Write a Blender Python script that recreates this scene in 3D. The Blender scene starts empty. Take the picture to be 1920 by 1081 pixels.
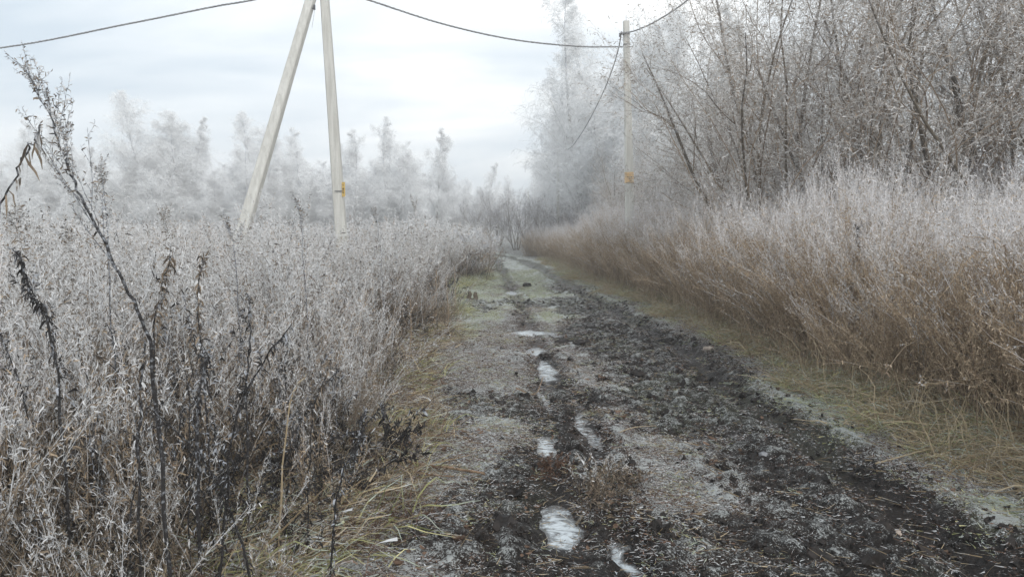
import bpy, math
import numpy as np
from mathutils import Vector
R = math.radians
sc = bpy.context.scene
COL = sc.collection

# ------------------------------------------------------------------ camera, sky, sun, exposure
CAM = np.array([0.0, 0.0, 1.6]); FPX = 1387.0; PITCH = R(-4.55)
cd = bpy.data.cameras.new('camera'); cam = bpy.data.objects.new('camera', cd); COL.objects.link(cam)
cam.location = CAM; cam.rotation_euler = (R(90) + PITCH, 0, 0)
cd.sensor_width = 36; cd.lens = 36 * FPX / 1920; cd.clip_start = .05; cd.clip_end = 3000
sc.camera = cam
sc.view_settings.view_transform = 'Standard'; sc.view_settings.look = 'None'
sc.view_settings.exposure = 0.62; sc.view_settings.gamma = 1
try:
    sc.cycles.use_denoising = True
    sc.cycles.max_bounces = 6; sc.cycles.diffuse_bounces = 3; sc.cycles.glossy_bounces = 2
    sc.cycles.volume_bounces = 4; sc.cycles.transparent_max_bounces = 4
    sc.cycles.use_adaptive_sampling = True; sc.cycles.adaptive_threshold = .008
except Exception: pass
SUN_EL, SUN_AZ = R(32), R(150)      # azimuth clockwise from +Y : high behind the camera, to the right
w = bpy.data.worlds.new('World'); sc.world = w; w.use_nodes = True
nt = w.node_tree; nd = nt.nodes; ln = nt.links; nd.clear()
out = nd.new('ShaderNodeOutputWorld')
sky = nd.new('ShaderNodeTexSky'); sky.sky_type = 'NISHITA'; sky.sun_disc = False
sky.sun_elevation = SUN_EL; sky.sun_rotation = SUN_AZ; sky.dust_density = 4
bg1 = nd.new('ShaderNodeBackground'); bg1.inputs['Strength'].default_value = .05; ln.new(sky.outputs[0], bg1.inputs[0])
tc = nd.new('ShaderNodeTexCoord'); sep = nd.new('ShaderNodeSeparateXYZ'); ln.new(tc.outputs['Generated'], sep.inputs[0])
zc = nd.new('ShaderNodeMath'); zc.operation = 'MAXIMUM'; zc.inputs[1].default_value = 0.0; ln.new(sep.outputs[2], zc.inputs[0])
za = nd.new('ShaderNodeMath'); za.operation = 'ADD'; za.inputs[1].default_value = .30; ln.new(zc.outputs[0], za.inputs[0])
dx = nd.new('ShaderNodeMath'); dx.operation = 'DIVIDE'; ln.new(sep.outputs[0], dx.inputs[0]); ln.new(za.outputs[0], dx.inputs[1])
dy = nd.new('ShaderNodeMath'); dy.operation = 'DIVIDE'; ln.new(sep.outputs[1], dy.inputs[0]); ln.new(za.outputs[0], dy.inputs[1])
cm = nd.new('ShaderNodeCombineXYZ'); ln.new(dx.outputs[0], cm.inputs[0]); ln.new(dy.outputs[0], cm.inputs[1])
mp = nd.new('ShaderNodeMapping'); mp.inputs['Location'].default_value = (3.1, 7.4, 0); mp.inputs['Scale'].default_value = (.75, 1.5, 1); ln.new(cm.outputs[0], mp.inputs[0])
nz = nd.new('ShaderNodeTexNoise'); nz.inputs['Scale'].default_value = 1.5; nz.inputs['Detail'].default_value = 5
nz.inputs['Roughness'].default_value = .48; nz.inputs['Distortion'].default_value = .25; ln.new(mp.outputs[0], nz.inputs['Vector'])
cr = nd.new('ShaderNodeValToRGB'); ln.new(nz.outputs[0], cr.inputs[0])
e = cr.color_ramp.elements; e[0].position = .34; e[0].color = (.50, .585, .665, 1); e[1].position = .65; e[1].color = (.93, .945, .945, 1)
m_ = cr.color_ramp.elements.new(.5); m_.color = (.70, .755, .80, 1)
bg2 = nd.new('ShaderNodeBackground'); bg2.inputs['Strength'].default_value = .98; ln.new(cr.outputs[0], bg2.inputs[0])
ad = nd.new('ShaderNodeMixShader'); ad.inputs[0].default_value = .93; ln.new(bg1.outputs[0], ad.inputs[1]); ln.new(bg2.outputs[0], ad.inputs[2])
ln.new(ad.outputs[0], out.inputs['Surface'])
sd = bpy.data.lights.new('sun', 'SUN'); sd.energy = .9; sd.angle = R(20); sd.color = (1, .95, .88)
so = bpy.data.objects.new('sun', sd); COL.objects.link(so); so.location = (0, -5, 30)
so.rotation_euler = Vector((math.sin(SUN_AZ) * math.cos(SUN_EL), math.cos(SUN_AZ) * math.cos(SUN_EL), math.sin(SUN_EL))).to_track_quat('Z', 'Y').to_euler()
HAZE = .0037

def at(px, py, d):
    """measured position: the point seen at photo pixel (px, py) whose distance ahead is d metres"""
    f = np.array([0, math.cos(PITCH), math.sin(PITCH)]); u = np.array([0, -math.sin(PITCH), math.cos(PITCH)])
    v = FPX * f + (px - 960) * np.array([1., 0, 0]) + (540.5 - py) * u
    return CAM + v * (d / v[1])
def gx(px, d): return (px - 960) / FPX * d

# ------------------------------------------------------------------ object helpers
def tag(o, label=None, cat=None, group=None, kind=None):
    if label: o['label'] = label
    if cat: o['category'] = cat
    if group: o['group'] = group
    if kind: o['kind'] = kind
    return o
def empty(name, loc, label=None, cat=None, group=None, rz=0):
    o = bpy.data.objects.new(name, None); COL.objects.link(o); o.location = loc; o.rotation_euler = (0, 0, rz)
    o.empty_display_size = .2
    return tag(o, label, cat, group)
def raw_mesh(name, V, F, mat, attrs=None, smooth=False):
    V = np.asarray(V, np.float32); F = np.asarray(F, np.int32)
    me = bpy.data.meshes.new(name); k = F.shape[1]; n = len(F)
    me.vertices.add(len(V)); me.vertices.foreach_set('co', V.ravel())
    me.loops.add(n * k); me.loops.foreach_set('vertex_index', F.ravel())
    me.polygons.add(n); me.polygons.foreach_set('loop_start', np.arange(0, n * k, k, dtype=np.int32))
    me.polygons.foreach_set('loop_total', np.full(n, k, np.int32))
    me.polygons.foreach_set('use_smooth', np.full(n, smooth))
    for a, val in (attrs or {}).items():
        at_ = me.attributes.new(a, 'FLOAT', 'POINT'); at_.data.foreach_set('value', np.asarray(val, np.float32))
    me.update(calc_edges=True); me.materials.append(mat)
    return me
def link(name, me, parent=None, loc=None):
    o = bpy.data.objects.new(name, me); COL.objects.link(o)
    if parent: o.parent = parent
    if loc is not None: o.location = loc
    return o
def nrm(v): return v / np.maximum(np.linalg.norm(v, axis=-1, keepdims=True), 1e-9)

class MB:
    """collects tubes, ribbons and blades as quads"""
    def __init__(s): s.V = []; s.F = []; s.fr = []; s.rn = []; s.n = 0
    def tubes(s, P, Rr, sides, frost, rnd, rng, cap=False):
        N, K, _ = P.shape
        T = np.empty_like(P); T[:, 1:-1] = P[:, 2:] - P[:, :-2]; T[:, 0] = P[:, 1] - P[:, 0]; T[:, -1] = P[:, -1] - P[:, -2]
        T = nrm(T); ref = nrm(rng.normal(size=(N, 1, 3)) * [1, 1, .4]) if sides < 4 else np.tile([.31, .95, .03], (N, 1, 1))
        a = nrm(np.cross(T, ref)); b = np.cross(T, a)
        Rr = np.broadcast_to(Rr, (N, K))
        if sides == 2:
            ring = np.stack([P + a * Rr[..., None], P - a * Rr[..., None]], 2)
        else:
            th = np.arange(sides) * 2 * np.pi / sides
            ring = P[:, :, None] + Rr[..., None, None] * (a[:, :, None] * np.cos(th)[:, None] + b[:, :, None] * np.sin(th)[:, None])
        S = sides; V = ring.reshape(-1, 3)
        base = (np.arange(N)[:, None] * K + np.arange(K - 1)[None]) * S
        fs = []
        for j in range(S if S > 2 else 1):
            j2 = (j + 1) % S
            fs.append(np.stack([base + j, base + j2, base + S + j2, base + S + j], -1).reshape(-1, 4))
        s.F.append(np.concatenate(fs) + s.n); s.V.append(V); s.n += len(V)
        fr = np.broadcast_to(np.asarray(frost, float).reshape(-1, 1) if np.ndim(frost) == 1 else frost, (N, K))
        s.fr.append(np.repeat(fr.ravel(), S)); s.rn.append(np.repeat(np.broadcast_to(rnd, (N,)) , K * S))
        if cap and S == 4:
            s.F.append((np.arange(N)[:, None] * K * S + (K - 1) * S + np.arange(4)) + s.n - len(V))
    def raw(s, V, F, frost=0., rnd=.5):
        s.V.append(np.asarray(V, float)); s.F.append(np.asarray(F) + s.n); s.n += len(V)
        s.fr.append(np.full(len(V), frost)); s.rn.append(np.full(len(V), rnd))
    def mesh(s, name, mat, smooth=False):
        return raw_mesh(name, np.concatenate(s.V), np.concatenate(s.F), mat,
                        {'frost': np.concatenate(s.fr), 'rnd': np.concatenate(s.rn)}, smooth)
    def build(s, name, mat, parent=None, loc=None, smooth=False):
        return link(name, s.mesh(name, mat, smooth), parent, loc)

def grow(P, Rr, rng, n, t0, t1, ang, length, K, up=0., wob=.12, rr=.5, prof=None, rmin=.001, spread=.25, skew=1., scale=None):
    """n side branches on each of the polylines P; returns (points, radii, t)"""
    N, Kp, _ = P.shape
    t = t0 + (t1 - t0) * ((np.arange(n)[None] + rng.uniform(0, 1, (N, n))) / n) ** skew
    f = t * (Kp - 1); i = np.minimum(f.astype(int), Kp - 2); g = (f - i)[..., None]
    I = np.arange(N)[:, None]
    st = P[I, i] * (1 - g) + P[I, i + 1] * g; tn = nrm(P[I, i + 1] - P[I, i]); r = Rr[I, i] * (1 - g[..., 0]) + Rr[I, i + 1] * g[..., 0]
    q = nrm(np.cross(tn, nrm(rng.normal(size=(N, n, 3)))))
    A = (ang * (1 + spread * rng.normal(size=(N, n))))[..., None]
    d = nrm(np.cos(A) * tn + np.sin(A) * q)
    L = length * rng.uniform(.6, 1.25, (N, n)) * (prof(t) if prof else 1)
    if scale is not None: L = L * scale[:, None]
    M = N * n; st = st.reshape(M, 3); d = d.reshape(M, 3); L = L.reshape(M, 1)
    out = np.empty((M, K, 3)); out[:, 0] = st
    for k in range(1, K):
        d = nrm(d + np.array([0, 0, up / (K - 1)]) + rng.normal(size=(M, 3)) * wob)
        out[:, k] = out[:, k - 1] + d * L / (K - 1)
    r0 = np.maximum(r.reshape(M, 1) * rr, rmin)
    rad = r0 * np.linspace(1, .35, K)[None]
    return out, np.maximum(rad, rmin * .6), t.reshape(M)

# ------------------------------------------------------------------ noise and terrain height
def _h(ix, iy, s):
    n = (ix.astype(np.int64) * 374761393 + iy.astype(np.int64) * 668265263 + s * 2147483647) & 0xffffffff
    n = ((n ^ (n >> 13)) * 1274126177) & 0xffffffff
    return ((n ^ (n >> 16)) & 0xffff) / 65535.0
def vnoise(x, y, s=0):
    ix = np.floor(x); iy = np.floor(y); fx = x - ix; fy = y - iy
    fx = fx * fx * (3 - 2 * fx); fy = fy * fy * (3 - 2 * fy)
    a = _h(ix, iy, s); b = _h(ix + 1, iy, s); c = _h(ix, iy + 1, s); d = _h(ix + 1, iy + 1, s)
    return (a + (b - a) * fx) * (1 - fy) + (c + (d - c) * fx) * fy
def fbm(x, y, oct=4, s=0, g=.5):
    v = 0; a = 1; t = 0
    for o in range(oct):
        v = v + a * vnoise(x + o * 17.3, y - o * 9.1, s + o); t += a; a *= g
        x, y = x * 1.7 - y * 1.1, x * 1.1 + y * 1.7
    return v / t
def sm(a, b, x): t = np.clip((x - a) / (b - a), 0, 1); return t * t * (3 - 2 * t)
def itp(y, pts): p = np.array(pts); return np.interp(y, p[:, 0], p[:, 1])
rutA = [(0, .25), (3, .25), (4.3, .26), (5.8, .26), (7.5, .36), (9, .43), (10.3, .38), (12.2, .33), (16, .2), (20, .0), (26, -.25), (32, -.5), (40, -.85), (44, -1.2), (50, -2.2), (60, -4.4), (80, -9)]
rutB = [(0, .46), (3.4, .56), (4, .61), (6, .66), (7.2, .67), (8.4, .55), (9.5, .43), (99, -9)]
rutC = [(0, 2.3), (3.4, 2.28), (7, 2.28), (9.6, 2.34), (13, 2.22), (18.5, 1.85), (24, 1.6), (29.6, 1.25), (37, .7), (40, .3), (44, -.3), (50, -1.5), (60, -3.5), (80, -8)]
edgeL = [(0, -.9), (3.9, -1.0), (5.3, -1.0), (8.2, -1.2), (13, -1.05), (15, -1.3), (17, -1.75), (20.5, -1.7), (23, -1.1), (28, -1.1), (36, -1.3), (44, -1.6), (55, -3.4), (60, -5), (80, -9)]
edgeR = [(0, 3.7), (4.5, 3.7), (5.5, 3.55), (6.7, 3.3), (10.6, 3.3), (15.8, 3.15), (17.7, 2.8), (21, 2.6), (28, 2.45), (39, 1.85), (43.5, 1.0), (48, .2), (55, -1.4), (80, -6)]
PUD = [(.27, 4.22, .15, .42), (.27, 5.8, .14, .36), (.44, 8.95, .16, .80), (.34, 10.4, .24, .5), (.34, 12.25, .78, .62), (.80, 11.2, .26, .36), (.0, 20.0, .38, 1.0), (.645, 6.35, .085, .85), (.60, 3.7, .075, .5), (.64, 5.1, .055, .42), (.33, 7.45, .06, .5)]
def G(x, w_): return np.exp(-(x / w_) ** 2)
def ground(x, y, fine=True):
    """terrain height and surface masks"""
    x = np.asarray(x, float); y = np.asarray(y, float)
    wob = (fbm(x * 0, y * .9, 2, 5) - .5) * .16
    a = x - itp(y, rutA) - wob * .5; b = x - itp(y, rutB) - wob * .4; c = x - itp(y, rutC) - wob
    road = sm(-.9, .4, x - itp(y, edgeL)) * (1 - sm(-.9, .2, x - itp(y, edgeR)))
    far = 1 - sm(9.3, 10, y)
    h = .05 * (fbm(x * .5, y * .35, 3, 1) - .5) - .05 * road * 1
    dep = .55 + .9 * fbm(x * 0 + 3, y * .7, 2, 31)
    h = h - .06 * G(a, .14) * dep - .06 * G(b, .085) * far - .11 * G(c, .2) * dep + .028 * (G(a + .3, .12) + G(a - .22, .07) * (1 - far * .5)) + .03 * G(b - .17, .08) * far + .05 * (G(c + .38, .14) + .8 * G(c - .36, .12))
    t3 = x - itp(y, [(0, -.12), (7, -.08), (12, -.2), (20, -.6)]); h = h - .02 * G(t3, .1) * (1 - sm(12, 16, y))
    t4 = x - itp(y, [(0, 1.0), (5, 1.15), (8, 1.3), (13, 1.6)]); h = h - .035 * G(t4, .14) * (1 - sm(7, 10, y))
    c1 = sm(.55, 1.15, x - itp(y, [(0, .5), (6, .6), (9, .1), (20, .2), (30, -.2), (60, -3)])) * (1 - sm(-.1, .55, c))
    mud = np.clip(c1 * sm(.34, .56, fbm(x * .9, y * .55, 3, 9) + .16 * (1 - sm(14, 22, y)) * sm(8, 10, y) + .07) + G(a, .2) * .8 + G(b, .16) * far * .9 + G(c, .26) * 1.0 + .8 * sm(.5, .62, fbm(x * .8 + 4, y * .6, 3, 19)) * sm(.2, .6, x - itp(y, edgeL)) , 0, 1) * road
    mud = mud * (1 - .65 * sm(17, 24, y) * (1 - G(c, .34)) * (1 - G(a, .28)))
    if fine:
        amp = .35 + .65 * mud
        cl = fbm(x * 6, y * 5, 3, 40); cl2 = fbm(x * 21, y * 17, 3, 50)
        h = h + road * (.055 * amp * (np.abs(cl - .5) * 2) ** .8 + .036 * amp * (cl2 - .5)) * 1.35 * (1 - .6 * G(c, .17) - .5 * G(a, .12))
        h = h + (1 - road) * .05 * (fbm(x * 3, y * 3, 3, 60) - .5)
        tread = np.abs(((y * 6.5 + 3 * np.abs(c)) % 1) - .5) * 2
        h = h + .02 * (tread - .5) * G(c, .2) * sm(.45, .6, fbm(x * 0 + 1, y * .8, 2, 71))
        tread = np.abs(((y * 7 + 3 * np.abs(a)) % 1) - .5) * 2
        h = h + .014 * (tread - .5) * G(t3, .12) * (1 - sm(9, 12, y))
    pw = fbm(x * 5.5, y * 4.5, 3, 131) if fine else .5
    for px_, py_, sx, sy in PUD:
        e_ = (((x - px_ + (pw - .5) * .22) / sx) ** 2 + ((y - py_ - (pw - .5) * .3) / sy) ** 2) * (.05 + 1.75 * pw)
        k = np.exp(-e_ * .55); h = h * (1 - k) + (-.112) * k - .045 * np.exp(-e_ * 1.1) * (1 if sx > .1 else .8)
    gr = np.clip(sm(.45, .62, fbm(x * 1.3 + 9, y * .8, 3, 81) + .26 * sm(14, 26, y) + .10 * sm(2.4, 3.0, x) - .12 * (1 - sm(8, 14, y))) * road, 0, 1) * (1 - mud * .85)
    gr = np.maximum(gr, sm(12, 14, y) * (1 - sm(-1.0, -.2, x)) * road * (1 - mud))
    fw = 1 + 1.1 * sm(14, 24, y); rut = np.clip(G(c, .17 * fw) + G(a, .11 * fw) * (y > 2) * .9 + G(b, .075) * far, 0, 1) * road * sm(.25, .45, fbm(x * 2 + 5, y * .8, 3, 141))
    return h, road, mud, gr, rut
WATER_Z = -.128
def gz(x, y): return ground(x, y, False)[0]

# ------------------------------------------------------------------ materials
def mat(name):
    m = bpy.data.materials.new(name); m.use_nodes = True
    t = m.node_tree; b = t.nodes['Principled BSDF']
    return m, t, t.nodes, t.links, b
def N(nd, ln, typ, ins=None, **kw):
    n = nd.new(typ)
    for k, v in kw.items(): setattr(n, k, v)
    for k, v in (ins or {}).items():
        if hasattr(v, 'is_linked') or isinstance(v, bpy.types.NodeSocket): ln.new(v, n.inputs[k])
        else: n.inputs[k].default_value = v
    return n
def mixc(nd, ln, f, a, b):
    n = nd.new('ShaderNodeMix'); n.data_type = 'RGBA'
    for i, v in ((0, f), (6, a), (7, b)):
        if isinstance(v, bpy.types.NodeSocket): ln.new(v, n.inputs[i])
        else: n.inputs[i].default_value = v if i == 0 else (*v, 1)
    return n.outputs[2]
def ramp(nd, ln, f, p0, p1, c0=0., c1=1.):
    n = nd.new('ShaderNodeMapRange'); n.interpolation_type = 'SMOOTHSTEP'; ln.new(f, n.inputs[0])
    n.inputs[1].default_value = p0; n.inputs[2].default_value = p1; n.inputs[3].default_value = c0; n.inputs[4].default_value = c1
    return n.outputs[0]
def mth(nd, ln, op, a, b=0., clamp=False):
    n = nd.new('ShaderNodeMath'); n.operation = op; n.use_clamp = clamp
    for i, v in enumerate((a, b)):
        if isinstance(v, bpy.types.NodeSocket): ln.new(v, n.inputs[i])
        else: n.inputs[i].default_value = v
    return n.outputs[0]
FROST = (.64, .65, .68)
def frosty(name, c_dark, c_light, frost=FROST, scale=45., bias=0., soft=.22, rough=.8, inst=False):
    """bark, stem or leaf colour under a broken coat of hoar frost: attribute 'frost' says how much has settled"""
    m, t, nd, ln, b = mat(name)
    fa = N(nd, ln, 'ShaderNodeAttribute', attribute_name='frost').outputs['Fac']
    ra = N(nd, ln, 'ShaderNodeAttribute', attribute_name='rnd').outputs['Fac']
    tc = nd.new('ShaderNodeTexCoord')
    nz = N(nd, ln, 'ShaderNodeTexNoise', {'Vector': tc.outputs['Object'], 'Scale': scale, 'Detail': 2.})
    base = mixc(nd, ln, ra, c_dark, c_light)
    f = mth(nd, ln, 'ADD', fa, mth(nd, ln, 'MULTIPLY', mth(nd, ln, 'SUBTRACT', nz.outputs[0], .5), 1.1))
    f = mth(nd, ln, 'ADD', f, bias)
    k = ramp(nd, ln, f, .5 - soft, .5 + soft)
    ln.new(mixc(nd, ln, k, base, frost), b.inputs['Base Color'])
    b.inputs['Roughness'].default_value = rough; b.inputs['Specular IOR Level'].default_value = .25
    return m
M = {}
M['weed'] = frosty('frosted_dead_stem', (.035, .029, .026), (.33, .26, .19), (.70, .70, .705), 60)
M['weed_dark'] = frosty('dark_withered_stem', (.018, .017, .018), (.055, .05, .048), (.42, .44, .48), 70)
M['weed_brown'] = frosty('brown_dead_stem', (.20, .145, .10), (.60, .47, .33), (.71, .69, .69), 60)
M['straw'] = frosty('pale_straw', (.20, .145, .085), (.60, .49, .33), (.55, .56, .55), 60)
M['green'] = frosty('frosted_grass', (.14, .17, .055), (.62, .57, .30), (.44, .49, .42), 60)
M['litter'] = frosty('frosted_litter', (.04, .024, .018), (.22, .135, .095), (.60, .61, .62), 60)
M['willow_bark'] = frosty('willow_bark', (.10, .08, .058), (.22, .18, .135), (.50, .50, .52), 14, -.05)
M['willow_twig'] = frosty('willow_twig', (.15, .11, .078), (.37, .285, .205), (.71, .695, .685), 25, -.03)
M['birch_bark'] = frosty('birch_bark', (.22, .21, .20), (.5, .49, .48), (.66, .68, .72), 3)
M['birch_twig'] = frosty('birch_twig', (.34, .32, .31), (.52, .51, .50), (.92, .925, .93), 12)
M['bush_twig'] = frosty('bush_twig', (.09, .07, .06), (.25, .19, .15), (.55, .56, .60), 25)
M['dead_leaf'] = frosty('dead_leaf', (.06, .038, .028), (.20, .13, .09), (.5, .5, .52), 40)

def ground_mat():
    m, t, nd, ln, b = mat('ground_surface')
    A = lambda n: N(nd, ln, 'ShaderNodeAttribute', attribute_name=n).outputs['Fac']
    road, mud, gr, hi = A('road'), A('mud'), A('grass'), A('high')
    geo = nd.new('ShaderNodeNewGeometry'); P = geo.outputs['Position']
    n1 = N(nd, ln, 'ShaderNodeTexNoise', {'Vector': P, 'Scale': 38., 'Detail': 6., 'Roughness': .7}).outputs[0]
    n2 = N(nd, ln, 'ShaderNodeTexNoise', {'Vector': P, 'Scale': 9., 'Detail': 5., 'Roughness': .65}).outputs[0]
    n3 = N(nd, ln, 'ShaderNodeTexNoise', {'Vector': P, 'Scale': 110., 'Detail': 3., 'Roughness': .6}).outputs[0]
    soil = mixc(nd, ln, ramp(nd, ln, n1, .35, .65), (.030, .018, .012), (.095, .058, .040))
    soil = mixc(nd, ln, ramp(nd, ln, n3, .55, .7), soil, (.17, .11, .075))
    dark = mixc(nd, ln, ramp(nd, ln, n1, .35, .7), (.004, .003, .0026), (.030, .020, .015))
    base = mixc(nd, ln, mud, soil, dark)
    grass = mixc(nd, ln, ramp(nd, ln, n1, .4, .6), (.07, .085, .04), (.22, .24, .14))
    base = mixc(nd, ln, mth(nd, ln, 'MULTIPLY', gr, .8), base, grass)
    field = mixc(nd, ln, n2, (.05, .036, .026), (.13, .10, .07))
    base = mixc(nd, ln, road, field, base)
    # frost settles on what stands up and on grass, not on wet mud
    f = mth(nd, ln, 'ADD', mth(nd, ln, 'MULTIPLY', n1, .55), mth(nd, ln, 'MULTIPLY', n3, .75))
    f = mth(nd, ln, 'ADD', f, mth(nd, ln, 'MULTIPLY', mth(nd, ln, 'SUBTRACT', n2, .5), .5))
    f = mth(nd, ln, 'ADD', f, mth(nd, ln, 'MULTIPLY', hi, .12))
    f = mth(nd, ln, 'ADD', f, mth(nd, ln, 'MULTIPLY', gr, .14))
    f = mth(nd, ln, 'SUBTRACT', f, mth(nd, ln, 'MULTIPLY', mud, .165)); f = mth(nd, ln, 'SUBTRACT', f, mth(nd, ln, 'MULTIPLY', A('rut'), .22))
    fk = ramp(nd, ln, f, .585, .745)
    col = mixc(nd, ln, mth(nd, ln, 'MULTIPLY', fk, .85), base, (.52, .54, .53))
    ln.new(col, b.inputs['Base Color'])
    wet = mth(nd, ln, 'MULTIPLY', mud, ramp(nd, ln, n2, .40, .60))
    rg = mth(nd, ln, 'SUBTRACT', .88, mth(nd, ln, 'MULTIPLY', mth(nd, ln, 'MAXIMUM', wet, A('rut')), .60))
    ln.new(rg, b.inputs['Roughness']); b.inputs['Specular IOR Level'].default_value = .35
    bp = N(nd, ln, 'ShaderNodeBump', {'Height': mth(nd, ln, 'ADD', n1, mth(nd, ln, 'MULTIPLY', n3, .4)), 'Distance': .03, 'Strength': .9})
    ln.new(bp.outputs[0], b.inputs['Normal'])
    return m
def ice_mat():
    m, t, nd, ln, b = mat('thin_ice_water')
    P = nd.new('ShaderNodeNewGeometry').outputs['Position']
    mp = N(nd, ln, 'ShaderNodeMapping', {'Vector': P, 'Scale': (6., 15., 1.), 'Rotation': (0, 0, .25)})
    n1 = N(nd, ln, 'ShaderNodeTexNoise', {'Vector': mp.outputs[0], 'Scale': 1., 'Detail': 5., 'Roughness': .65, 'Distortion': .8}).outputs[0]
    dp = N(nd, ln, 'ShaderNodeAttribute', attribute_name='depth').outputs['Fac']
    n4 = N(nd, ln, 'ShaderNodeTexNoise', {'Vector': P, 'Scale': 28., 'Detail': 4.}).outputs[0]
    de = ramp(nd, ln, mth(nd, ln, 'ADD', dp, mth(nd, ln, 'MULTIPLY', mth(nd, ln, 'SUBTRACT', n4, .5), .05)), .002, .022)
    k = mth(nd, ln, 'MULTIPLY', ramp(nd, ln, n1, .36, .58), de)
    ln.new(mixc(nd, ln, k, (.06, .058, .056), (.60, .65, .68)), b.inputs['Base Color'])
    ln.new(ramp(nd, ln, n1, .35, .6, .03, .16), b.inputs['Roughness']); b.inputs['IOR'].default_value = 1.5
    bp = N(nd, ln, 'ShaderNodeBump', {'Height': n1, 'Distance': .003, 'Strength': .5}); ln.new(bp.outputs[0], b.inputs['Normal'])
    return m
def solid(name, c0, c1, scale=8., rough=.8, metal=0., bump=.0):
    m, t, nd, ln, b = mat(name); tc = nd.new('ShaderNodeTexCoord')
    n1 = N(nd, ln, 'ShaderNodeTexNoise', {'Vector': tc.outputs['Object'], 'Scale': scale, 'Detail': 6., 'Roughness': .65}).outputs[0]
    ln.new(mixc(nd, ln, ramp(nd, ln, n1, .3, .7), c0, c1), b.inputs['Base Color'])
    b.inputs['Roughness'].default_value = rough; b.inputs['Metallic'].default_value = metal
    if bump:
        bp = N(nd, ln, 'ShaderNodeBump', {'Height': n1, 'Distance': bump, 'Strength': .7}); ln.new(bp.outputs[0], b.inputs['Normal'])
    return m
def concrete_mat():
    m, t, nd, ln, b = mat('pole_concrete'); tc = nd.new('ShaderNodeTexCoord')
    mp = N(nd, ln, 'ShaderNodeMapping', {'Vector': tc.outputs['Object'], 'Scale': (7., 7., .6)})
    n1 = N(nd, ln, 'ShaderNodeTexNoise', {'Vector': mp.outputs[0], 'Scale': 2., 'Detail': 8., 'Roughness': .7}).outputs[0]
    n2 = N(nd, ln, 'ShaderNodeTexNoise', {'Vector': tc.outputs['Object'], 'Scale': 45., 'Detail': 3.}).outputs[0]
    c = mixc(nd, ln, ramp(nd, ln, n1, .32, .7), (.54, .53, .49), (.72, .71, .67))
    c = mixc(nd, ln, ramp(nd, ln, n2, .62, .78), c, (.26, .25, .22))
    ln.new(c, b.inputs['Base Color']); b.inputs['Roughness'].default_value = .85
    bp = N(nd, ln, 'ShaderNodeBump', {'Height': n2, 'Distance': .004, 'Strength': .6}); ln.new(bp.outputs[0], b.inputs['Normal'])
    return m
M['ground'] = ground_mat(); M['ice'] = ice_mat(); M['concrete'] = concrete_mat()
M['cable'] = solid('frosted_cable', (.15, .15, .155), (.5, .5, .51), 25., .7)
M['steel'] = solid('galvanised_steel', (.06, .06, .065), (.2, .2, .21), 20., .5, .5)
M['yellow'] = solid('yellow_sign_paint', (.72, .47, .12), (.82, .58, .20), 12., .6)
M['ochre'] = solid('ochre_sign_paint', (.68, .44, .20), (.80, .57, .30), 12., .7)
M['ink'] = solid('dark_sign_paint', (.15, .09, .04), (.22, .13, .06), 12., .7)
M['black_mud'] = solid('black_mud_clod', (.004, .0035, .0035), (.03, .022, .018), 25., .75, 0, .01)
M['stone'] = solid('pale_stone', (.30, .24, .20), (.52, .44, .38), 10., .85, 0, .01)
M['grey_stone'] = solid('grey_stone', (.14, .14, .15), (.34, .35, .37), 12., .85, 0, .01)
M['wood'] = solid('split_dead_wood', (.14, .085, .05), (.36, .25, .16), 14., .85, 0, .006)

# ------------------------------------------------------------------ ground sheet
def spaced(a, b, step):
    v = [a]
    while v[-1] < b: v.append(v[-1] + step(v[-1]))
    return np.array(v)
ys = np.concatenate([[-60, -30, -15, -8, -4, -2, -.5, .6, 1.3], spaced(2.0, 62, lambda t: max(.0105, .0034 * t)), spaced(63, 420, lambda t: .03 * t)])
xr = spaced(0.5, 9, lambda t: .0125 if t < 3.9 else .0125 + (t - 3.9) * .03); xr2 = spaced(xr[-1] + .3, 330, lambda t: .3 + .05 * t)
xl = spaced(0, 9, lambda t: .0125 if t < 1.9 else .0125 + (t - 1.9) * .03); xl2 = spaced(xl[-1] + .3, 330, lambda t: .3 + .05 * t)
xs = np.concatenate([-(xl2[::-1]) + .4875, -(xl[::-1]) + .4875, xr, xr2])
X, Y = np.meshgrid(xs, ys)
Hh, road, mud, gr, rut = ground(X, Y)
lo = gz(X, Y)
nx, ny = len(xs), len(ys)
I = (np.arange(ny - 1)[:, None] * nx + np.arange(nx - 1)[None]).ravel()
F = np.stack([I, I + 1, I + nx + 1, I + nx], 1)
gme = raw_mesh('ground', np.stack([X, Y, Hh], -1).reshape(-1, 3), F, M['ground'],
               {'road': road.ravel(), 'mud': mud.ravel(), 'grass': gr.ravel(), 'rut': rut.ravel(), 'high': np.clip((Hh - lo) * 22, -1, 1).ravel()}, True)
tag(link('ground', gme), 'muddy rutted track ground and frosted field under the weeds', 'ground', kind='structure')
print('ground', len(F))

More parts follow.
